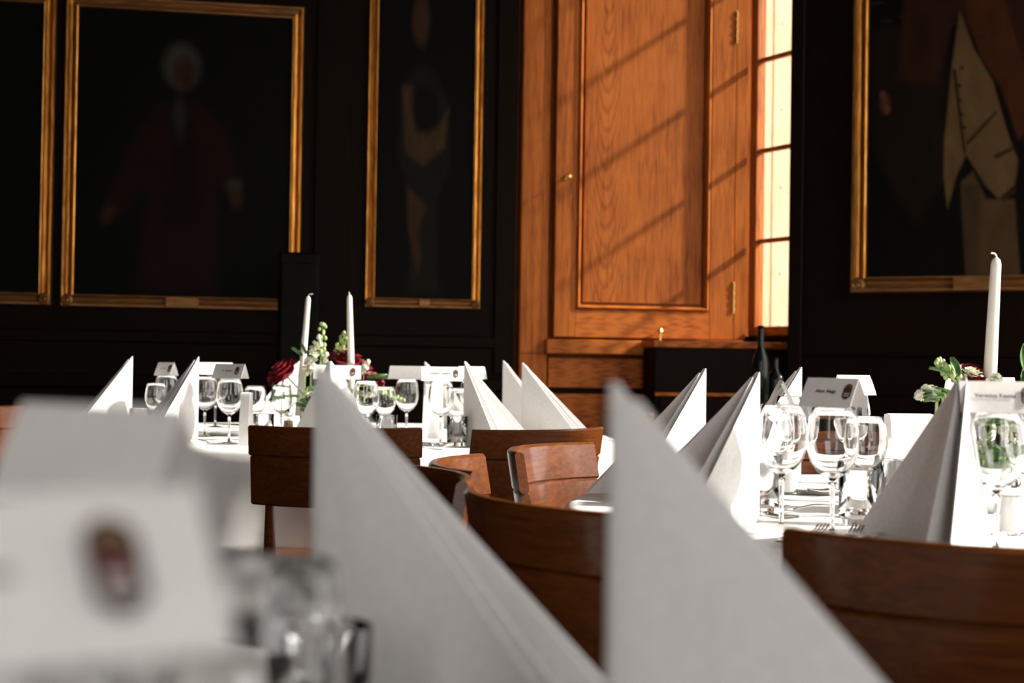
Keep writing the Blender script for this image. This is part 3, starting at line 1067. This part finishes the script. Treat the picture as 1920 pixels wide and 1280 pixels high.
nap_px(596, 1.06, -14, 18, 0.262, 'big blurred cone napkin in front of the rose centrepiece', 0.265, 0.0, 0.2)
nap_px(1150, 0.74, -7, 14, 0.258, 'biggest blurred cone napkin, its tip overlapping the oak apron panel', 0.262, 0.0, 0.15)
nap_px(248, 4.93, 197, 34, 0.270, 'leftmost cone napkin on the far table', 0.27)
nap_px(372, 4.58, 200, 44, 0.272, 'cone napkin left of the upright name card with emblem on the far table', 0.27)
nap_px(619, 4.42, 90, 36, 0.264, 'cone napkin with a centre crease in front of the two candles', 0.25)
nap_px(562, 5.80, 180, 25, 0.262, 'cone napkin tip hidden behind the white stock flowers')
nap_px(797, 5.80, -20, 20, 0.266, 'small cone napkin tip behind the row of name cards')
nap_px(872, 4.62, -40, 20, 0.270, 'cone napkin right of the name card with the long name', 0.27)
nap_px(980, 4.98, -25, 13, 0.268, 'wide cone napkin before the oak pilaster foot', 0.29)
nap_px(944, 5.36, -22, 12, 0.275, 'cone napkin standing behind the wide one by the pilaster', 0.26)
nap_px(1808, 2.12, 180, 56, 0.258, 'large creased cone napkin beside the right hand wine glass', 0.262, 0.035, 1.0)
nap_px(1422, 2.47, 200, 29, 0.258, 'cone napkin with a dark fold just left of the wine glasses', 0.262)
nap_px(1322, 2.92, 196, 28, 0.262, 'plain cone napkin further left behind the one with the dark fold', 0.262)
nap_px(1502, 3.32, 190, 26, 0.268, 'cone napkin behind the glasses below the niche window', 0.262)


# ------------------------------------------------------------------ glasses
def glass_proto(h, rb, rr, stem_h):
    root = empty('wine_glass')
    t = 0.0013
    hb = h - stem_h
    outer = [(0.004, stem_h - 0.002), (0.010, stem_h + 0.004), (rb * 0.55, stem_h + hb * 0.10), (rb * 0.82, stem_h + hb * 0.24), (rb * 0.97, stem_h + hb * 0.42),
             (rb, stem_h + hb * 0.52), (rb * 0.975, stem_h + hb * 0.66), (rb * 0.91, stem_h + hb * 0.83), (rr, h - 0.001)]
    inner = [(rr - t * 0.4, h), (rr - t, h - 0.001), (rb * 0.91 - t, stem_h + hb * 0.83), (rb * 0.975 - t, stem_h + hb * 0.66), (rb - t, stem_h + hb * 0.52),
             (rb * 0.97 - t, stem_h + hb * 0.42), (rb * 0.82 - t * 1.2, stem_h + hb * 0.25), (rb * 0.55 - t, stem_h + hb * 0.13), (0.008, stem_h + hb * 0.075), (0.0, stem_h + hb * 0.07)]
    MB().lathe([(0.0, stem_h - 0.003)] + outer + inner, 40).build('bowl', M['glass'], root, 'all')
    MB().lathe([(0.0, 0.0075), (0.0045, 0.0075), (0.0036, 0.02), (0.0034, stem_h * 0.5), (0.0042, stem_h * 0.8), (0.0065, stem_h - 0.004), (0.0, stem_h - 0.0038)], 16).build('stem', M['glass'], root, 'all')
    MB().lathe([(0.0, 0.0), (rb * 0.86, 0.0), (rb * 0.87, 0.0012), (rb * 0.6, 0.0030), (0.010, 0.0058), (0.0045, 0.0070), (0.0, 0.0072)], 40).build('foot', M['glass'], root, 'all')
    return root


def tumbler_proto(h=0.095, r=0.034):
    root = empty('water_tumbler')
    t = 0.0016
    MB().lathe([(0.0, 0.0), (r * 0.93, 0.0), (r * 0.95, 0.002), (r, h - 0.001), (r - t * 0.5, h), (r - t, h - 0.001), (r * 0.93 - t, 0.012), (0.0, 0.011)], 36).build('body', M['glass'], root, 'all')
    return root


big_glass = glass_proto(0.205, 0.0425, 0.0345, 0.088)
small_glass = glass_proto(0.180, 0.0375, 0.0315, 0.078)
tumbler = tumbler_proto()
used = set()


def put(proto, px, d, label, cat, group, z=ZT, ztop=0.1, name=None):
    key = proto.name
    o = proto if key not in used else dup(proto)
    used.add(key)
    o.location = (px_x(px, d, z + ztop), d, z)
    o.rotation_euler = (0, 0, random.uniform(0, 6.28))
    tag(o, label, cat, group)
    return o


GG = 'stemmed wine glasses on the tables'
TG = 'plain water tumblers on the tables'
for px, d, lab in (
        (1561, 2.28, 'wine glass carrying the taupe name card beside the inverted card'),
        (1466, 2.36, 'wine glass just right of the cone napkin with the dark fold'),
        (1488, 3.05, 'wine glass behind the others, under the end-on tent card'),
        (1868, 2.10, 'wine glass under the name card with the round emblem at the right edge'),
        (1936, 2.32, 'wine glass cut off by the right picture edge'),
        (1598, 3.30, 'wine glass under the bright blank card behind the name card'),
        (1838, 3.30, 'wine glass behind the flowers of the window side table'),
        (431, 4.50, 'wine glass carrying the emblem card left of the roses'),
        (312, 4.98, 'wine glass carrying the small tilted card at far left'),
        (405, 5.55, 'wine glass under the bright blank card behind the emblem card'),
        (632, 4.70, 'wine glass under the card hidden by the creased cone napkin'),
        (686, 4.46, 'wine glass with white flowers showing through, right of the creased napkin'),
        (763, 5.02, 'wine glass carrying the pale lilac blank card'),
        (827, 4.66, 'wine glass carrying the card with the long name'),
        (884, 5.35, 'wine glass behind the cone napkin beside the long name card'),
        (385, 4.86, 'wine glass half hidden by the second cone napkin from the left'),
        (548, 5.55, 'wine glass behind the burgundy rose')):
    put(big_glass, px, d, lab, 'glass', GG, ztop=0.15)
for px, d, lab in (
        (1624, 2.58, 'smaller wine glass standing before the white folded menu'),
        (1454, 2.74, 'smaller wine glass partly behind the cone napkin with the dark fold'),
        (478, 4.66, 'smaller wine glass before the edge of the grey menu, left of the rose'),
        (293, 4.86, 'smaller wine glass under the leftmost tilted card'),
        (722, 4.84, 'smaller wine glass beside the lilac blank card'),
        (858, 4.78, 'smaller wine glass next to the long name card'),
        (528, 4.9, 'smaller wine glass under the burgundy rose')):
    put(small_glass, px, d, lab, 'glass', GG, ztop=0.13)
for px, d, lab in (
        (1608, 2.44, 'water tumbler in front of the smaller wine glass at the window side table'),
        (1676, 2.70, 'water tumbler beside the large creased cone napkin'),
        (1432, 2.60, 'water tumbler at the foot of the cone napkin with the dark fold'),
        (262, 4.78, 'water tumbler between the two leftmost cone napkins'),
        (494, 4.50, 'water tumbler standing above the dark chair back, left of the rose'),
        (725, 4.55, 'water tumbler under the drooping bud sprig'),
        (857, 4.55, 'water tumbler beside the cone napkin by the long name card')):
    put(tumbler, px, d, lab, 'glass', TG, ztop=0.05)

# near table glasses, out of focus
fgw = dup(big_glass); fgw.location = (px_x(170, 0.64, 0.95), 0.64, ZT); tag(fgw, 'blurred wine glass under the blurred grey tent card', 'glass', 'wine glasses on the near table')
fgw = dup(big_glass); fgw.location = (px_x(-30, 0.372, 0.95), 0.372, ZT); fgw.scale = (1, 1, 0.932); tag(fgw, 'blurred wine glass under the big blurred emblem card', 'glass', 'wine glasses on the near table')
fgw = dup(small_glass); fgw.location = (px_x(488, 0.61, 0.88), 0.61, ZT); tag(fgw, 'blurred small wine glass between the big emblem card and the big cone napkin', 'glass', 'wine glasses on the near table')
fgw = dup(tumbler); fgw.location = (px_x(600, 0.93, 0.8), 0.93, ZT); tag(fgw, 'blurred water tumbler at the foot of the big cone napkin', 'glass', TG)

# ------------------------------------------------------------------ name cards
def text_mesh(body, size, name):
    cu = bpy.data.curves.new(name, 'FONT')
    cu.body = body
    cu.size = size
    cu.align_x = 'CENTER'
    cu.align_y = 'CENTER'
    cu.offset = size * 0.018
    cu.resolution_u = 2
    to = bpy.data.objects.new(name, cu)
    C.objects.link(to)
    dg = bpy.context.evaluated_depsgraph_get()
    me = bpy.data.meshes.new_from_object(to.evaluated_get(dg))
    bpy.data.objects.remove(to)
    me.materials.clear()
    me.materials.append(M['ink'])
    return me


CL, CB, CHH = 0.092, 0.022, 0.046        # length, half base, height
SL = math.hypot(CB, CHH)


def emblem(parent, mx_, k=1.0):
    pts = []
    for q in range(17):
        a = math.pi * q / 16
        pts.append((0.0072 * math.cos(a), 0.0065 + 0.0078 * math.sin(a)))
    pts += [(-0.0072, -0.009), (-0.004, -0.0125), (0.0, -0.0145), (0.004, -0.0125), (0.0072, -0.009)]
    e = MB().prism([(x * k, y * k) for x, y in pts], 0.0002).move(mx_).build('emblem', M['ink'], parent)
    e['label'] = 'dark rounded emblem'
    arc = MB()
    o_, i_ = 0.0056, 0.0040
    n = 10
    vs_ = [((o_ if j == 0 else i_) * math.cos(math.pi * q / n) * k, (0.006 + (o_ if j == 0 else i_) * math.sin(math.pi * q / n)) * k, 0.0003) for q in range(n + 1) for j in (0, 1)]
    arc.add(vs_, [(2 * q, 2 * q + 2, 2 * q + 3, 2 * q + 1) for q in range(n)])
    arc.move(mx_).build('emblem_arc', M['print_gold'], e)
    st = MB()
    for x in (-0.003, 0.0, 0.003):
        st.add([((x - 0.0005) * k, -0.002 * k, 0.0003), ((x + 0.0005) * k, -0.002 * k, 0.0003), ((x + 0.0005) * k, 0.006 * k, 0.0003), ((x - 0.0005) * k, 0.006 * k, 0.0003)], [(0, 1, 2, 3)])
    st.move(mx_).build('emblem_strokes', M['print_red'], e)
    rw = MB()
    for j in range(2):
        for x in (-0.0035, -0.0012, 0.0012, 0.0035):
            yy = -0.005 - 0.004 * j
            rw.add([((x - 0.0008) * k, yy * k, 0.0003), ((x + 0.0008) * k, yy * k, 0.0003), ((x + 0.0008) * k, (yy + 0.0024) * k, 0.0003), ((x - 0.0008) * k, (yy + 0.0024) * k, 0.0003)], [(0, 1, 2, 3)])
    rw.move(mx_).build('emblem_lettering', M['print_pale'], e)


def card(px, d, z, yaw, label, text=None, mark=False, L_=CL, k=1.0, tsize=0.0088, ex=0.034, group='white tent name cards', hh=1.0, bb=1.0):
    """a folded tent card astride a glass rim; local x along the fold, front leaf toward -y"""
    root = empty('name_card', (px_x(px, d, z + 0.02), d, z), R(yaw))
    tag(root, label, 'card', group)
    b, h, t = CB * k * bb, CHH * k * hh, 0.0006
    TILT = math.atan2(h, b)
    for s, nm in ((-1, 'front_leaf'), (1, 'back_leaf')):
        def fn(u, v, s=s):
            bow = 0.0012 * math.sin(math.pi * v)
            return ((u - 0.5) * L_, s * (b * (1 - v) + bow), h * v)
        m_ = MB().sheet(fn, 6, 6, t * (1 if s < 0 else -1))
        m_.build(nm, M['paper'], root)
    face = Matrix.Translation((0, -b * 0.5 - 0.0016, h * 0.5 + 0.0008)) @ Matrix.Rotation(TILT, 4, 'X')
    if text:
        tm = bpy.data.objects.new('lettering', text_mesh(text, tsize * k, 'lettering'))
        C.objects.link(tm)
        tm.parent = root
        tm.matrix_local = face @ Matrix.Translation((-0.004, 0.001, 0.0006))
    if mark:
        emblem(root, face @ Matrix.Translation((ex, 0.001, 0.0006)), k)
    return root


RIM = ZT + 0.205
card(1562, 2.28, RIM, -42, 'taupe shaded tent card with a short name on the glass below the niche window', 'Alon Nagy', True, tsize=0.0085, bb=1.35)
card(1868, 2.10, RIM, -9, 'tent card with a two word name and round emblem at the right picture edge', 'Veronica Kaszas', True, L_=0.108, ex=0.040, tsize=0.0088)
card(1600, 3.30, RIM, 32, 'bright blank tent card behind the taupe shaded name card', L_=0.105)
card(1838, 3.30, RIM, 2, 'blank tent card behind the candle of the window side table', L_=0.16)
card(1464, 2.72, RIM - 0.01, 84, 'tent card seen end-on as an inverted V above the glasses')
card(432, 4.50, RIM, -24, 'tent card with emblem on a glass left of the roses', 'D. Calman', True, L_=0.112)
card(312, 4.98, RIM, -30, 'small tilted tent card between the two leftmost cone napkins', 'L. Adler', True, L_=0.075, ex=0.027, tsize=0.007)
card(405, 5.55, RIM, 25, 'bright blank tent card behind the emblem card left of the roses', L_=0.13)
card(633, 4.70, RIM, 2, 'tent card with a small emblem behind the creased cone napkin', None, True, L_=0.155, ex=0.052)
card(763, 5.02, RIM, -12, 'pale lilac blank tent card right of the roses', L_=0.125)
card(828, 4.66, RIM, 10, 'tent card with a long name and small emblem beside a cone napkin', 'Yohanna Calderon', True, L_=0.135, ex=0.046, tsize=0.0095)
card(884, 5.35, RIM, 30, 'blank tent card behind the cone napkin beside the long name', L_=0.11)
card(548, 5.55, RIM, 0, 'blank tent card corner behind the white stock flowers', L_=0.12)
card(185, 0.62, RIM, -34, 'blurred grey tent card on the near table', L_=0.105, hh=0.9, bb=0.8, group='cards on the near table')
card(-35, 0.37, 0.9335, 34, 'big blurred tent card with an oval emblem on the near table', 'Emma', True, L_=0.116, ex=0.030, k=1.05, hh=0.83, bb=1.36, tsize=0.006, group='cards on the near table')


# ------------------------------------------------------------------ menus, shakers, cutlery, plates
def menu(px, d, yaw, w, h, label):
    root = empty('folded_menu', (px_x(px, d, ZT + h), d, ZT), R(yaw))
    tag(root, label, 'menu', 'folded white menus')
    for s, nm in ((-1, 'front_leaf'), (1, 'back_leaf')):
        def fn(u, v, s=s):
            y = s * (0.012 + 0.022 * (1 - v)) if v < 0.9 else s * (0.012 + 0.0022) * math.sqrt(max(0.0, 1 - ((v - 0.9) / 0.1) ** 2))
            zz = h * v if v < 0.9 else h * (0.9 + 0.1 * math.sin((v - 0.9) / 0.1 * math.pi / 2) * 0.35)
            return ((u - 0.5) * w, y, zz)
        MB().sheet(fn, 6, 20, 0.0008 * (1 if s < 0 else -1)).build(nm, M['paper'], root, True)


menu(1704, 2.86, 12, 0.094, 0.19, 'white folded menu with a rounded top left of the large creased napkin')
menu(813, 5.02, 20, 0.06, 0.20, 'white folded menu behind the long name card')
menu(463, 4.40, -6, 0.030, 0.175, 'narrow grey folded menu standing behind the dark chair corner')


def shaker(px, d, fill, label):
    root = empty('shaker', (px_x(px, d, ZT + 0.05), d, ZT))
    tag(root, label, 'shaker', 'table shakers')
    MB().lathe([(0, 0), (0.019, 0), (0.021, 0.003), (0.0145, 0.075), (0.0135, 0.077), (0, 0.077)], 12).build('body', M['glass'], root, True)
    MB().lathe([(0, 0.006), (0.0165, 0.006), (0.0135, 0.062), (0, 0.062)], 12).build('filling', fill, root, True)
    MB().lathe([(0, 0.077), (0.0145, 0.077), (0.0148, 0.088), (0.011, 0.098), (0.004, 0.102), (0, 0.102)], 16).build('cap', M['steel'], root, True)


shaker(1895, 2.32, M['salt'], 'salt shaker beside the wine glass at the right edge')
shaker(541, 4.75, M['pepper'], 'brown pepper shaker below the burgundy rose')
shaker(1478, 3.0, M['salt'], 'salt shaker behind the wine glass near the dark fold napkin')


def spoon_mesh(m_):
    n = 12
    for j in range(2):
        pass
    def fn(u, v):
        x = (v - 0.5) * 0.066
        wv = 0.021 * math.sqrt(max(0.0, 1 - (2 * v - 1) ** 2)) * (1 - 0.12 * (2 * v - 1))
        y = (2 * u - 1) * wv
        z = 0.004 + 0.010 * ((2 * u - 1) ** 2 * 0.6 + (2 * v - 1) ** 2 * 0.5)
        return (x, y, z)
    m_.sheet(fn, 10, 14, 0.0012)
    m_.sheet(lambda u, v: (0.031 + 0.135 * v, (u - 0.5) * (0.007 + 0.010 * v ** 2), 0.0095 + 0.010 * math.sin(math.pi * v) * 0.7 - 0.004 * v), 2, 14, 0.002)
    return m_


def handle(m_, x0, L_, w0, w1):
    return m_.sheet(lambda u, v: (x0 + L_ * v, (u - 0.5) * (w0 + (w1 - w0) * v ** 2), 0.006 + 0.007 * math.sin(math.pi * v)), 2, 12, 0.002)


def cutlery(kind, px, d, yaw, label):
    root = empty(kind, (px_x(px, d, ZT), d, ZT + 0.0005), R(yaw))
    tag(root, label, kind.split('_')[-1], 'steel cutlery')
    if kind == 'spoon':
        m_ = MB()
        spoon_mesh(m_)
        m_.build('spoon_body', M['steel'], root, 'all')
    elif kind == 'fork':
        for k in range(4):
            y0 = -0.0098 + k * 0.0056
            MB().sheet(lambda u, v, y0=y0: (-0.062 + 0.045 * v, y0 + u * 0.0028, 0.006 + 0.010 * (1 - v) ** 2), 1, 6, 0.0016).build('tine', M['steel'], root)
        nk = MB().sheet(lambda u, v: (-0.018 + 0.028 * v, (u - 0.5) * (0.0206 - 0.0146 * v ** 1.5), 0.006 - 0.003 * math.sin(math.pi * v)), 4, 6, 0.0018)
        nk.build('neck', M['steel'], root, 'all')
        handle(MB(), 0.009, 0.115, 0.006, 0.016).build('handle', M['steel'], root, 'all')
    else:
        MB().sheet(lambda u, v: (-0.10 + 0.11 * v, (u - 0.5) * 0.017 * min(1.0, 0.25 + 3 * v), 0.004 + 0.001 * u), 2, 10, 0.0014).build('blade', M['steel'], root)
        handle(MB(), 0.009, 0.10, 0.012, 0.016).build('handle', M['steel'], root, 'all')
    return root


cutlery('spoon', 1462, 2.46, -34, 'steel spoon lying below the wine glass near the dark fold napkin')
cutlery('fork', 1518, 2.225, 238, 'steel fork with tines up beside the wine glass foot, nearer the spoon')
cutlery('fork', 1592, 2.215, 244, 'steel fork beside the foot of the large creased cone napkin')
cutlery('knife', 1628, 2.20, 246, 'steel knife before the water tumbler on the window side table')
cutlery('knife', 1480, 2.62, 12, 'steel knife lying behind the glasses of the window side table')
cutlery('spoon', 1540, 2.98, 15, 'steel spoon on the rim of the white plate')
cutlery('fork', 828, 4.40, 120, 'steel fork below the long name card')
cutlery('knife', 812, 4.42, 115, 'steel knife next to the fork below the long name card')
cutlery('knife', 395, 4.42, 160, 'steel knife below the wine glass with the emblem card')
cutlery('fork', 420, 5.0, 20, 'steel fork behind the wine glass with the emblem card')
cutlery('spoon', 742, 4.7, 140, 'steel spoon beside the tumbler under the bud sprig')


def plate(px, d, r, label):
    root = empty('side_plate', (px_x(px, d, ZT), d, ZT))
    tag(root, label, 'plate', 'white side plates')
    MB().lathe([(0, 0.0), (r * 0.6, 0.0), (r * 0.64, 0.003), (r, 0.011), (r, 0.0128), (r * 0.66, 0.006), (0, 0.005)], 40).build('dish', M['china'], root, True)


plate(1532, 3.05, 0.085, 'white side plate behind the wine glasses of the window side table')
plate(425, 4.98, 0.085, 'white side plate on the far table behind the emblem card glass')


# ------------------------------------------------------------------ centrepieces and candles
def petal(w, l, cup, curl):
    def fn(u, v):
        a = (u - 0.5)
        ww = w * (0.35 + 0.65 * math.sin(math.pi * min(0.92, 0.15 + 0.72 * v)))
        x = a * ww * 2
        z = l * v
        y = cup * (1 - (2 * a) ** 2) * math.sin(math.pi * 0.5 * min(1, v * 1.2)) + curl * max(0, v - 0.6) ** 2 * 6
        return (x, y, z)
    return MB().sheet(fn, 6, 6, 0.0)


def rose(parent, p, r, tilt, mat_=None):
    me = MB()
    rs = random.Random(int(p.x * 1e4))
    for ringi, (n, rad, l, lean) in enumerate(((4, 0.12, 1.5, -4), (5, 0.30, 1.45, 8), (6, 0.48, 1.35, 22), (7, 0.62, 1.2, 40))):
        for k in range(n):
            a = 2 * math.pi * (k + 0.5 * ringi) / n + rs.uniform(-.15, .15)
            pt = petal(r * (0.50 + 0.10 * ringi), r * l, r * 0.22, r * 0.5)
            pt.move(Matrix.Rotation(a, 4, 'Z') @ Matrix.Translation((0, r * rad, -r * 0.6)) @ Matrix.Rotation(R(-lean), 4, 'X'))
            me.add(pt.v, pt.f)
    me.move(Matrix.Translation(p) @ Matrix.Rotation(R(tilt[0]), 4, 'X') @ Matrix.Rotation(R(tilt[1]), 4, 'Y'))
    o = me.build('rose', mat_ or M['rose'], parent, 'all')
    return o


def blossom(m_, p, r, rs):
    q = Matrix.Translation(p) @ Matrix.Rotation(rs.uniform(0, 6.3), 4, 'Z') @ Matrix.Rotation(rs.uniform(-1.2, 1.2), 4, 'X') @ Matrix.Rotation(rs.uniform(-1.2, 1.2), 4, 'Y')
    for k in range(5):
        pt = petal(r * 0.55, r, r * 0.1, r * 0.3)
        pt.move(q @ Matrix.Rotation(2 * math.pi * k / 5, 4, 'Z') @ Matrix.Rotation(R(-62), 4, 'X'))
        m_.add(pt.v, pt.f)


def ball(m_, p, r, sz=1.0):
    b = MB().lathe([(0, -r * sz), (r * 0.7, -r * 0.7 * sz), (r, 0), (r * 0.7, r * 0.7 * sz), (0, r * sz)], 8)
    b.move(Matrix.Translation(p))
    m_.add(b.v, b.f)


def cluster(parent, p0, p1, n, r, spread, name='blossom_cluster'):
    rs = random.Random(int(p0.x * 9973 + n))
    m_ = MB()
    for k in range(n):
        t = k / max(n - 1, 1)
        p = p0.lerp(p1, t) + Vector((rs.uniform(-1, 1), rs.uniform(-1, 1), rs.uniform(-.6, .6))) * spread * (1 - 0.5 * t)
        blossom(m_, p, r * rs.uniform(0.8, 1.15), rs)
    o = m_.build(name, M['white_petal'], parent, 'all')
    MB().tube([p0 + Vector((0, 0.01, -0.10)), p0, p1], [0.003, 0.003, 0.0018], 6).build('stem', M['bud'], o, True)
    return o


def spike(parent, p0, p1, n, r):
    rs = random.Random(int(p1.x * 7919))
    st = MB().tube([p0, p0.lerp(p1, 0.5) + Vector((0.002, 0, 0)), p1], [0.0030, 0.0026, 0.0018], 6).build('flower_stem', M['bud'], parent, True)
    m_ = MB()
    for k in range(n):
        t = 0.25 + 0.75 * k / n
        p = p0.lerp(p1, t)
        a = k * 2.4
        rr = r * (1.25 - 0.5 * t)
        q = p + Vector((math.cos(a), math.sin(a) * 0.8, 0.3)) * rr * 2.0
        ball(m_, q, rr, 1.35)
    for k in range(5):
        ball(m_, p1 + Vector((rs.uniform(-1, 1) * r, rs.uniform(-1, 1) * r, rs.uniform(0, 1.2) * r)), r * 0.75, 1.3)
    m_.build('bud', M['bud'], st, 'all')
    return st


def leaf(parent, p, l, w, az, el, m=None):
    def fn(u, v):
        ww = w * math.sin(math.pi * min(0.97, 0.06 + 0.9 * v)) ** 0.8
        return ((u - 0.5) * ww, l * v, 0.35 * w * abs(2 * u - 1) ** 1.5 - 0.5 * l * 0.25 * v * v)
    mb = MB().sheet(fn, 6, 10, 0.0006)
    mb.move(Matrix.Translation(p) @ Matrix.Rotation(R(az), 4, 'Z') @ Matrix.Rotation(R(el), 4, 'X'))
    return mb.build('leaf', m or M['leaf'], parent, 'all')


def candle(px0, py0, px1, py1, d, z0, r0, label, curl):
    """from its foot (hidden in the flowers) to the visible shoulder at (px1, py1)"""
    top, mid = pix(px1, py1, d), pix(px0, py0, d)
    ax = (top - mid).normalized()
    base = mid - ax * ((mid.z - z0) / ax.z)
    root = empty('taper_candle', base)
    tag(root, label, 'candle', 'ivory taper candles')
    L_ = (top - base).length
    q = Matrix.Rotation(0, 4, 'Z') @ Vector((0, 0, 1)).rotation_difference(ax).to_matrix().to_4x4()
    MB().lathe([(0, 0), (r0, 0), (r0 * 0.98, 0.02), (r0 * 0.62, L_ - 0.012), (r0 * 0.5, L_ - 0.003), (r0 * 0.15, L_ + 0.002), (0, L_ + 0.002)], 20).move(q).build('wax_body', M['wax'], root, True)
    t = q @ Vector((0, 0, L_))
    MB().tube([t, t + Vector((0, 0, 0.005)), t + Vector((curl * 0.3, 0, 0.009)), t + Vector((curl, 0, 0.010))], [0.0018, 0.0018, 0.0016, 0.0020], 6).build('wick', M['wax'], root, True)
    return root


def dish(parent, r=0.085):
    MB().lathe([(0, 0), (r * 0.7, 0), (r * 0.9, 0.02), (r, 0.055), (r * 0.96, 0.056), (r * 0.84, 0.022), (0, 0.02)], 28).build('dish', M['china'], parent, True)
    MB().lathe([(0, 0.02), (r * 0.8, 0.022), (r * 0.88, 0.05), (r * 0.7, 0.085), (0, 0.10)], 20).build('moss_mound', M['leaf'], parent, True)


# far table centrepiece
D0 = 5.12
def L(px, py, d=D0, c=None):
    return pix(px, py, d) - c


c = Vector((px_x(622, D0, 0.8), D0, ZT))
fa = empty('flower_arrangement', c)
tag(fa, 'burgundy roses and white stock flowers around two candles on the far table', 'flowers', 'table centrepieces')
dish(fa)
for (px, py, d, r, tl_) in ((530, 697, 5.00, 0.036, (25, -35)), (648, 672, 5.16, 0.038, (10, 10)), (612, 700, 5.2, 0.034, (15, -15)), (676, 690, 5.2, 0.030, (15, 25)), (702, 716, 5.05, 0.026, (35, 40))):
    o = rose(fa, L(px, py, d, c), r, tl_)
    MB().tube([L(px, py, d, c), L(px, py, d, c) * 0.5 + Vector((0, 0, 0.02)), Vector((0, 0, 0.06))], 0.0032, 6).build('stem', M['leaf'], o, True)
for (a, b, n, r, s) in (((583, 690), (591, 645), 22, 0.0125, 0.014), ((572, 700), (580, 672), 12, 0.012, 0.016), ((606, 682), (610, 662), 7, 0.011, 0.012), ((528, 742), (508, 752), 9, 0.009, 0.014),
                        ((545, 728), (528, 738), 6, 0.009, 0.012), ((682, 700), (686, 682), 7, 0.010, 0.010), ((655, 738), (700, 742), 12, 0.011, 0.016), ((585, 735), (560, 745), 10, 0.011, 0.016)):
    cluster(fa, L(*a, 5.06, c), L(*b, 5.06, c), n, r, s)
spike(fa, L(600, 690, 5.1, c), L(605, 610, 5.1, c), 14, 0.0072)
spike(fa, L(632, 672, 5.14, c), L(646, 627, 5.14, c), 11, 0.0070)
spike(fa, L(690, 725, 5.0, c), L(758, 752, 4.90, c), 12, 0.0055)
for (px, py, l, w, az, el) in ((565, 668, 0.05, 0.022, 70, 40), (572, 664, 0.04, 0.024, 110, 70), (690, 712, 0.075, 0.05, -80, 10), (675, 722, 0.06, 0.04, -120, -10),
                               (560, 745, 0.06, 0.03, 90, 5), (535, 748, 0.055, 0.026, 120, 10), (600, 730, 0.07, 0.04, 150, 0), (640, 735, 0.07, 0.045, 200, 0), (700, 735, 0.06, 0.03, -60, 0), (520, 745, 0.04, 0.02, 60, -15)):
    leaf(fa, L(px, py, 5.02, c), l, w, az, el)
for (px, py) in ((683, 684), (690, 678), (612, 664), (601, 646), (598, 632)):
    m_ = MB(); ball(m_, L(px, py, 5.04, c), 0.0095); m_.build('berry', M['white_petal'], fa, 'all')
for k in range(14):
    a = k * 0.449
    leaf(fa, Vector((0.05 * math.cos(a), 0.05 * math.sin(a), 0.075)), 0.085, 0.04, math.degrees(a) - 90, 12 + 14 * (k % 3))
candle(570, 655, 578, 556, 5.20, ZT + 0.062, 0.0145, 'ivory taper candle leaning slightly, left one of the pair at the far table', 0.016)
candle(658, 684, 655, 553, 5.12, ZT + 0.062, 0.0155, 'ivory taper candle before the dark wall, right one of the pair at the far table', -0.003)

# window side table centrepiece
D1 = 2.72
c = Vector((px_x(1862, D1, 0.8), D1, ZT))
fb = empty('flower_arrangement', c)
tag(fb, 'white stock flowers and glossy leaves around a candle on the window side table', 'flowers', 'table centrepieces')
dish(fb, 0.09)
for (px, py, d, r, tl_, mt) in ((1812, 702, 2.74, 0.020, (15, -15), M['rose']), (1824, 718, 2.70, 0.022, (20, 10), M['rose']), (1842, 765, 2.66, 0.030, (30, 0), M['rose'])):
    o = rose(fb, L(px, py, d, c), r, tl_, mt)
    MB().tube([L(px, py, d, c), L(px, py, d, c) * 0.5 + Vector((0, 0, 0.02)), Vector((0, 0, 0.06))], 0.003, 6).build('stem', M['leaf'], o, True)
rose(fb, L(1821, 700, 2.70, c), 0.0125, (10, 5), M['white_petal'])
for (a, b, n, r, s) in (((1768, 742), (1722, 742), 18, 0.011, 0.010), ((1757, 735), (1735, 730), 8, 0.010, 0.006), ((1858, 716), (1868, 706), 8, 0.010, 0.007),
                        ((1840, 800), (1870, 790), 14, 0.012, 0.022), ((1890, 800), (1905, 830), 12, 0.012, 0.022), ((1835, 830), (1845, 850), 10, 0.012, 0.02)):
    cluster(fb, L(*a, 2.66, c), L(*b, 2.66, c), n, r, s)
spike(fb, L(1796, 722, 2.68, c), L(1758, 678, 2.68, c), 14, 0.0055)
for (px, py, l, w, az, el) in ((1772, 745, 0.045, 0.022, 95, 15), (1760, 752, 0.04, 0.022, 120, 5), (1790, 745, 0.05, 0.03, 80, 20), (1794, 706, 0.04, 0.02, 20, 65), (1776, 700, 0.035, 0.016, 60, 20),
                               (1925, 705, 0.062, 0.030, 5, 82), (1926, 742, 0.052, 0.028, 10, 75), (1936, 720, 0.055, 0.03, -40, 60), (1850, 800, 0.07, 0.05, 160, 0), (1880, 810, 0.07, 0.05, 200, 10),
                               (1830, 790, 0.06, 0.04, 120, 0), (1900, 780, 0.07, 0.04, 230, 20), (1870, 840, 0.07, 0.05, 180, -10)):
    leaf(fb, L(px, py, 2.66, c), l, w, az, el)
for k in range(16):
    a = k * 0.393
    leaf(fb, Vector((0.05 * math.cos(a), 0.05 * math.sin(a), 0.075)), 0.09, 0.045, math.degrees(a) - 90, 8 + 16 * (k % 3))
candle(1855, 720, 1869, 484, 2.72, ZT + 0.062, 0.0155, 'ivory taper candle standing before the waistcoat portrait', -0.010)
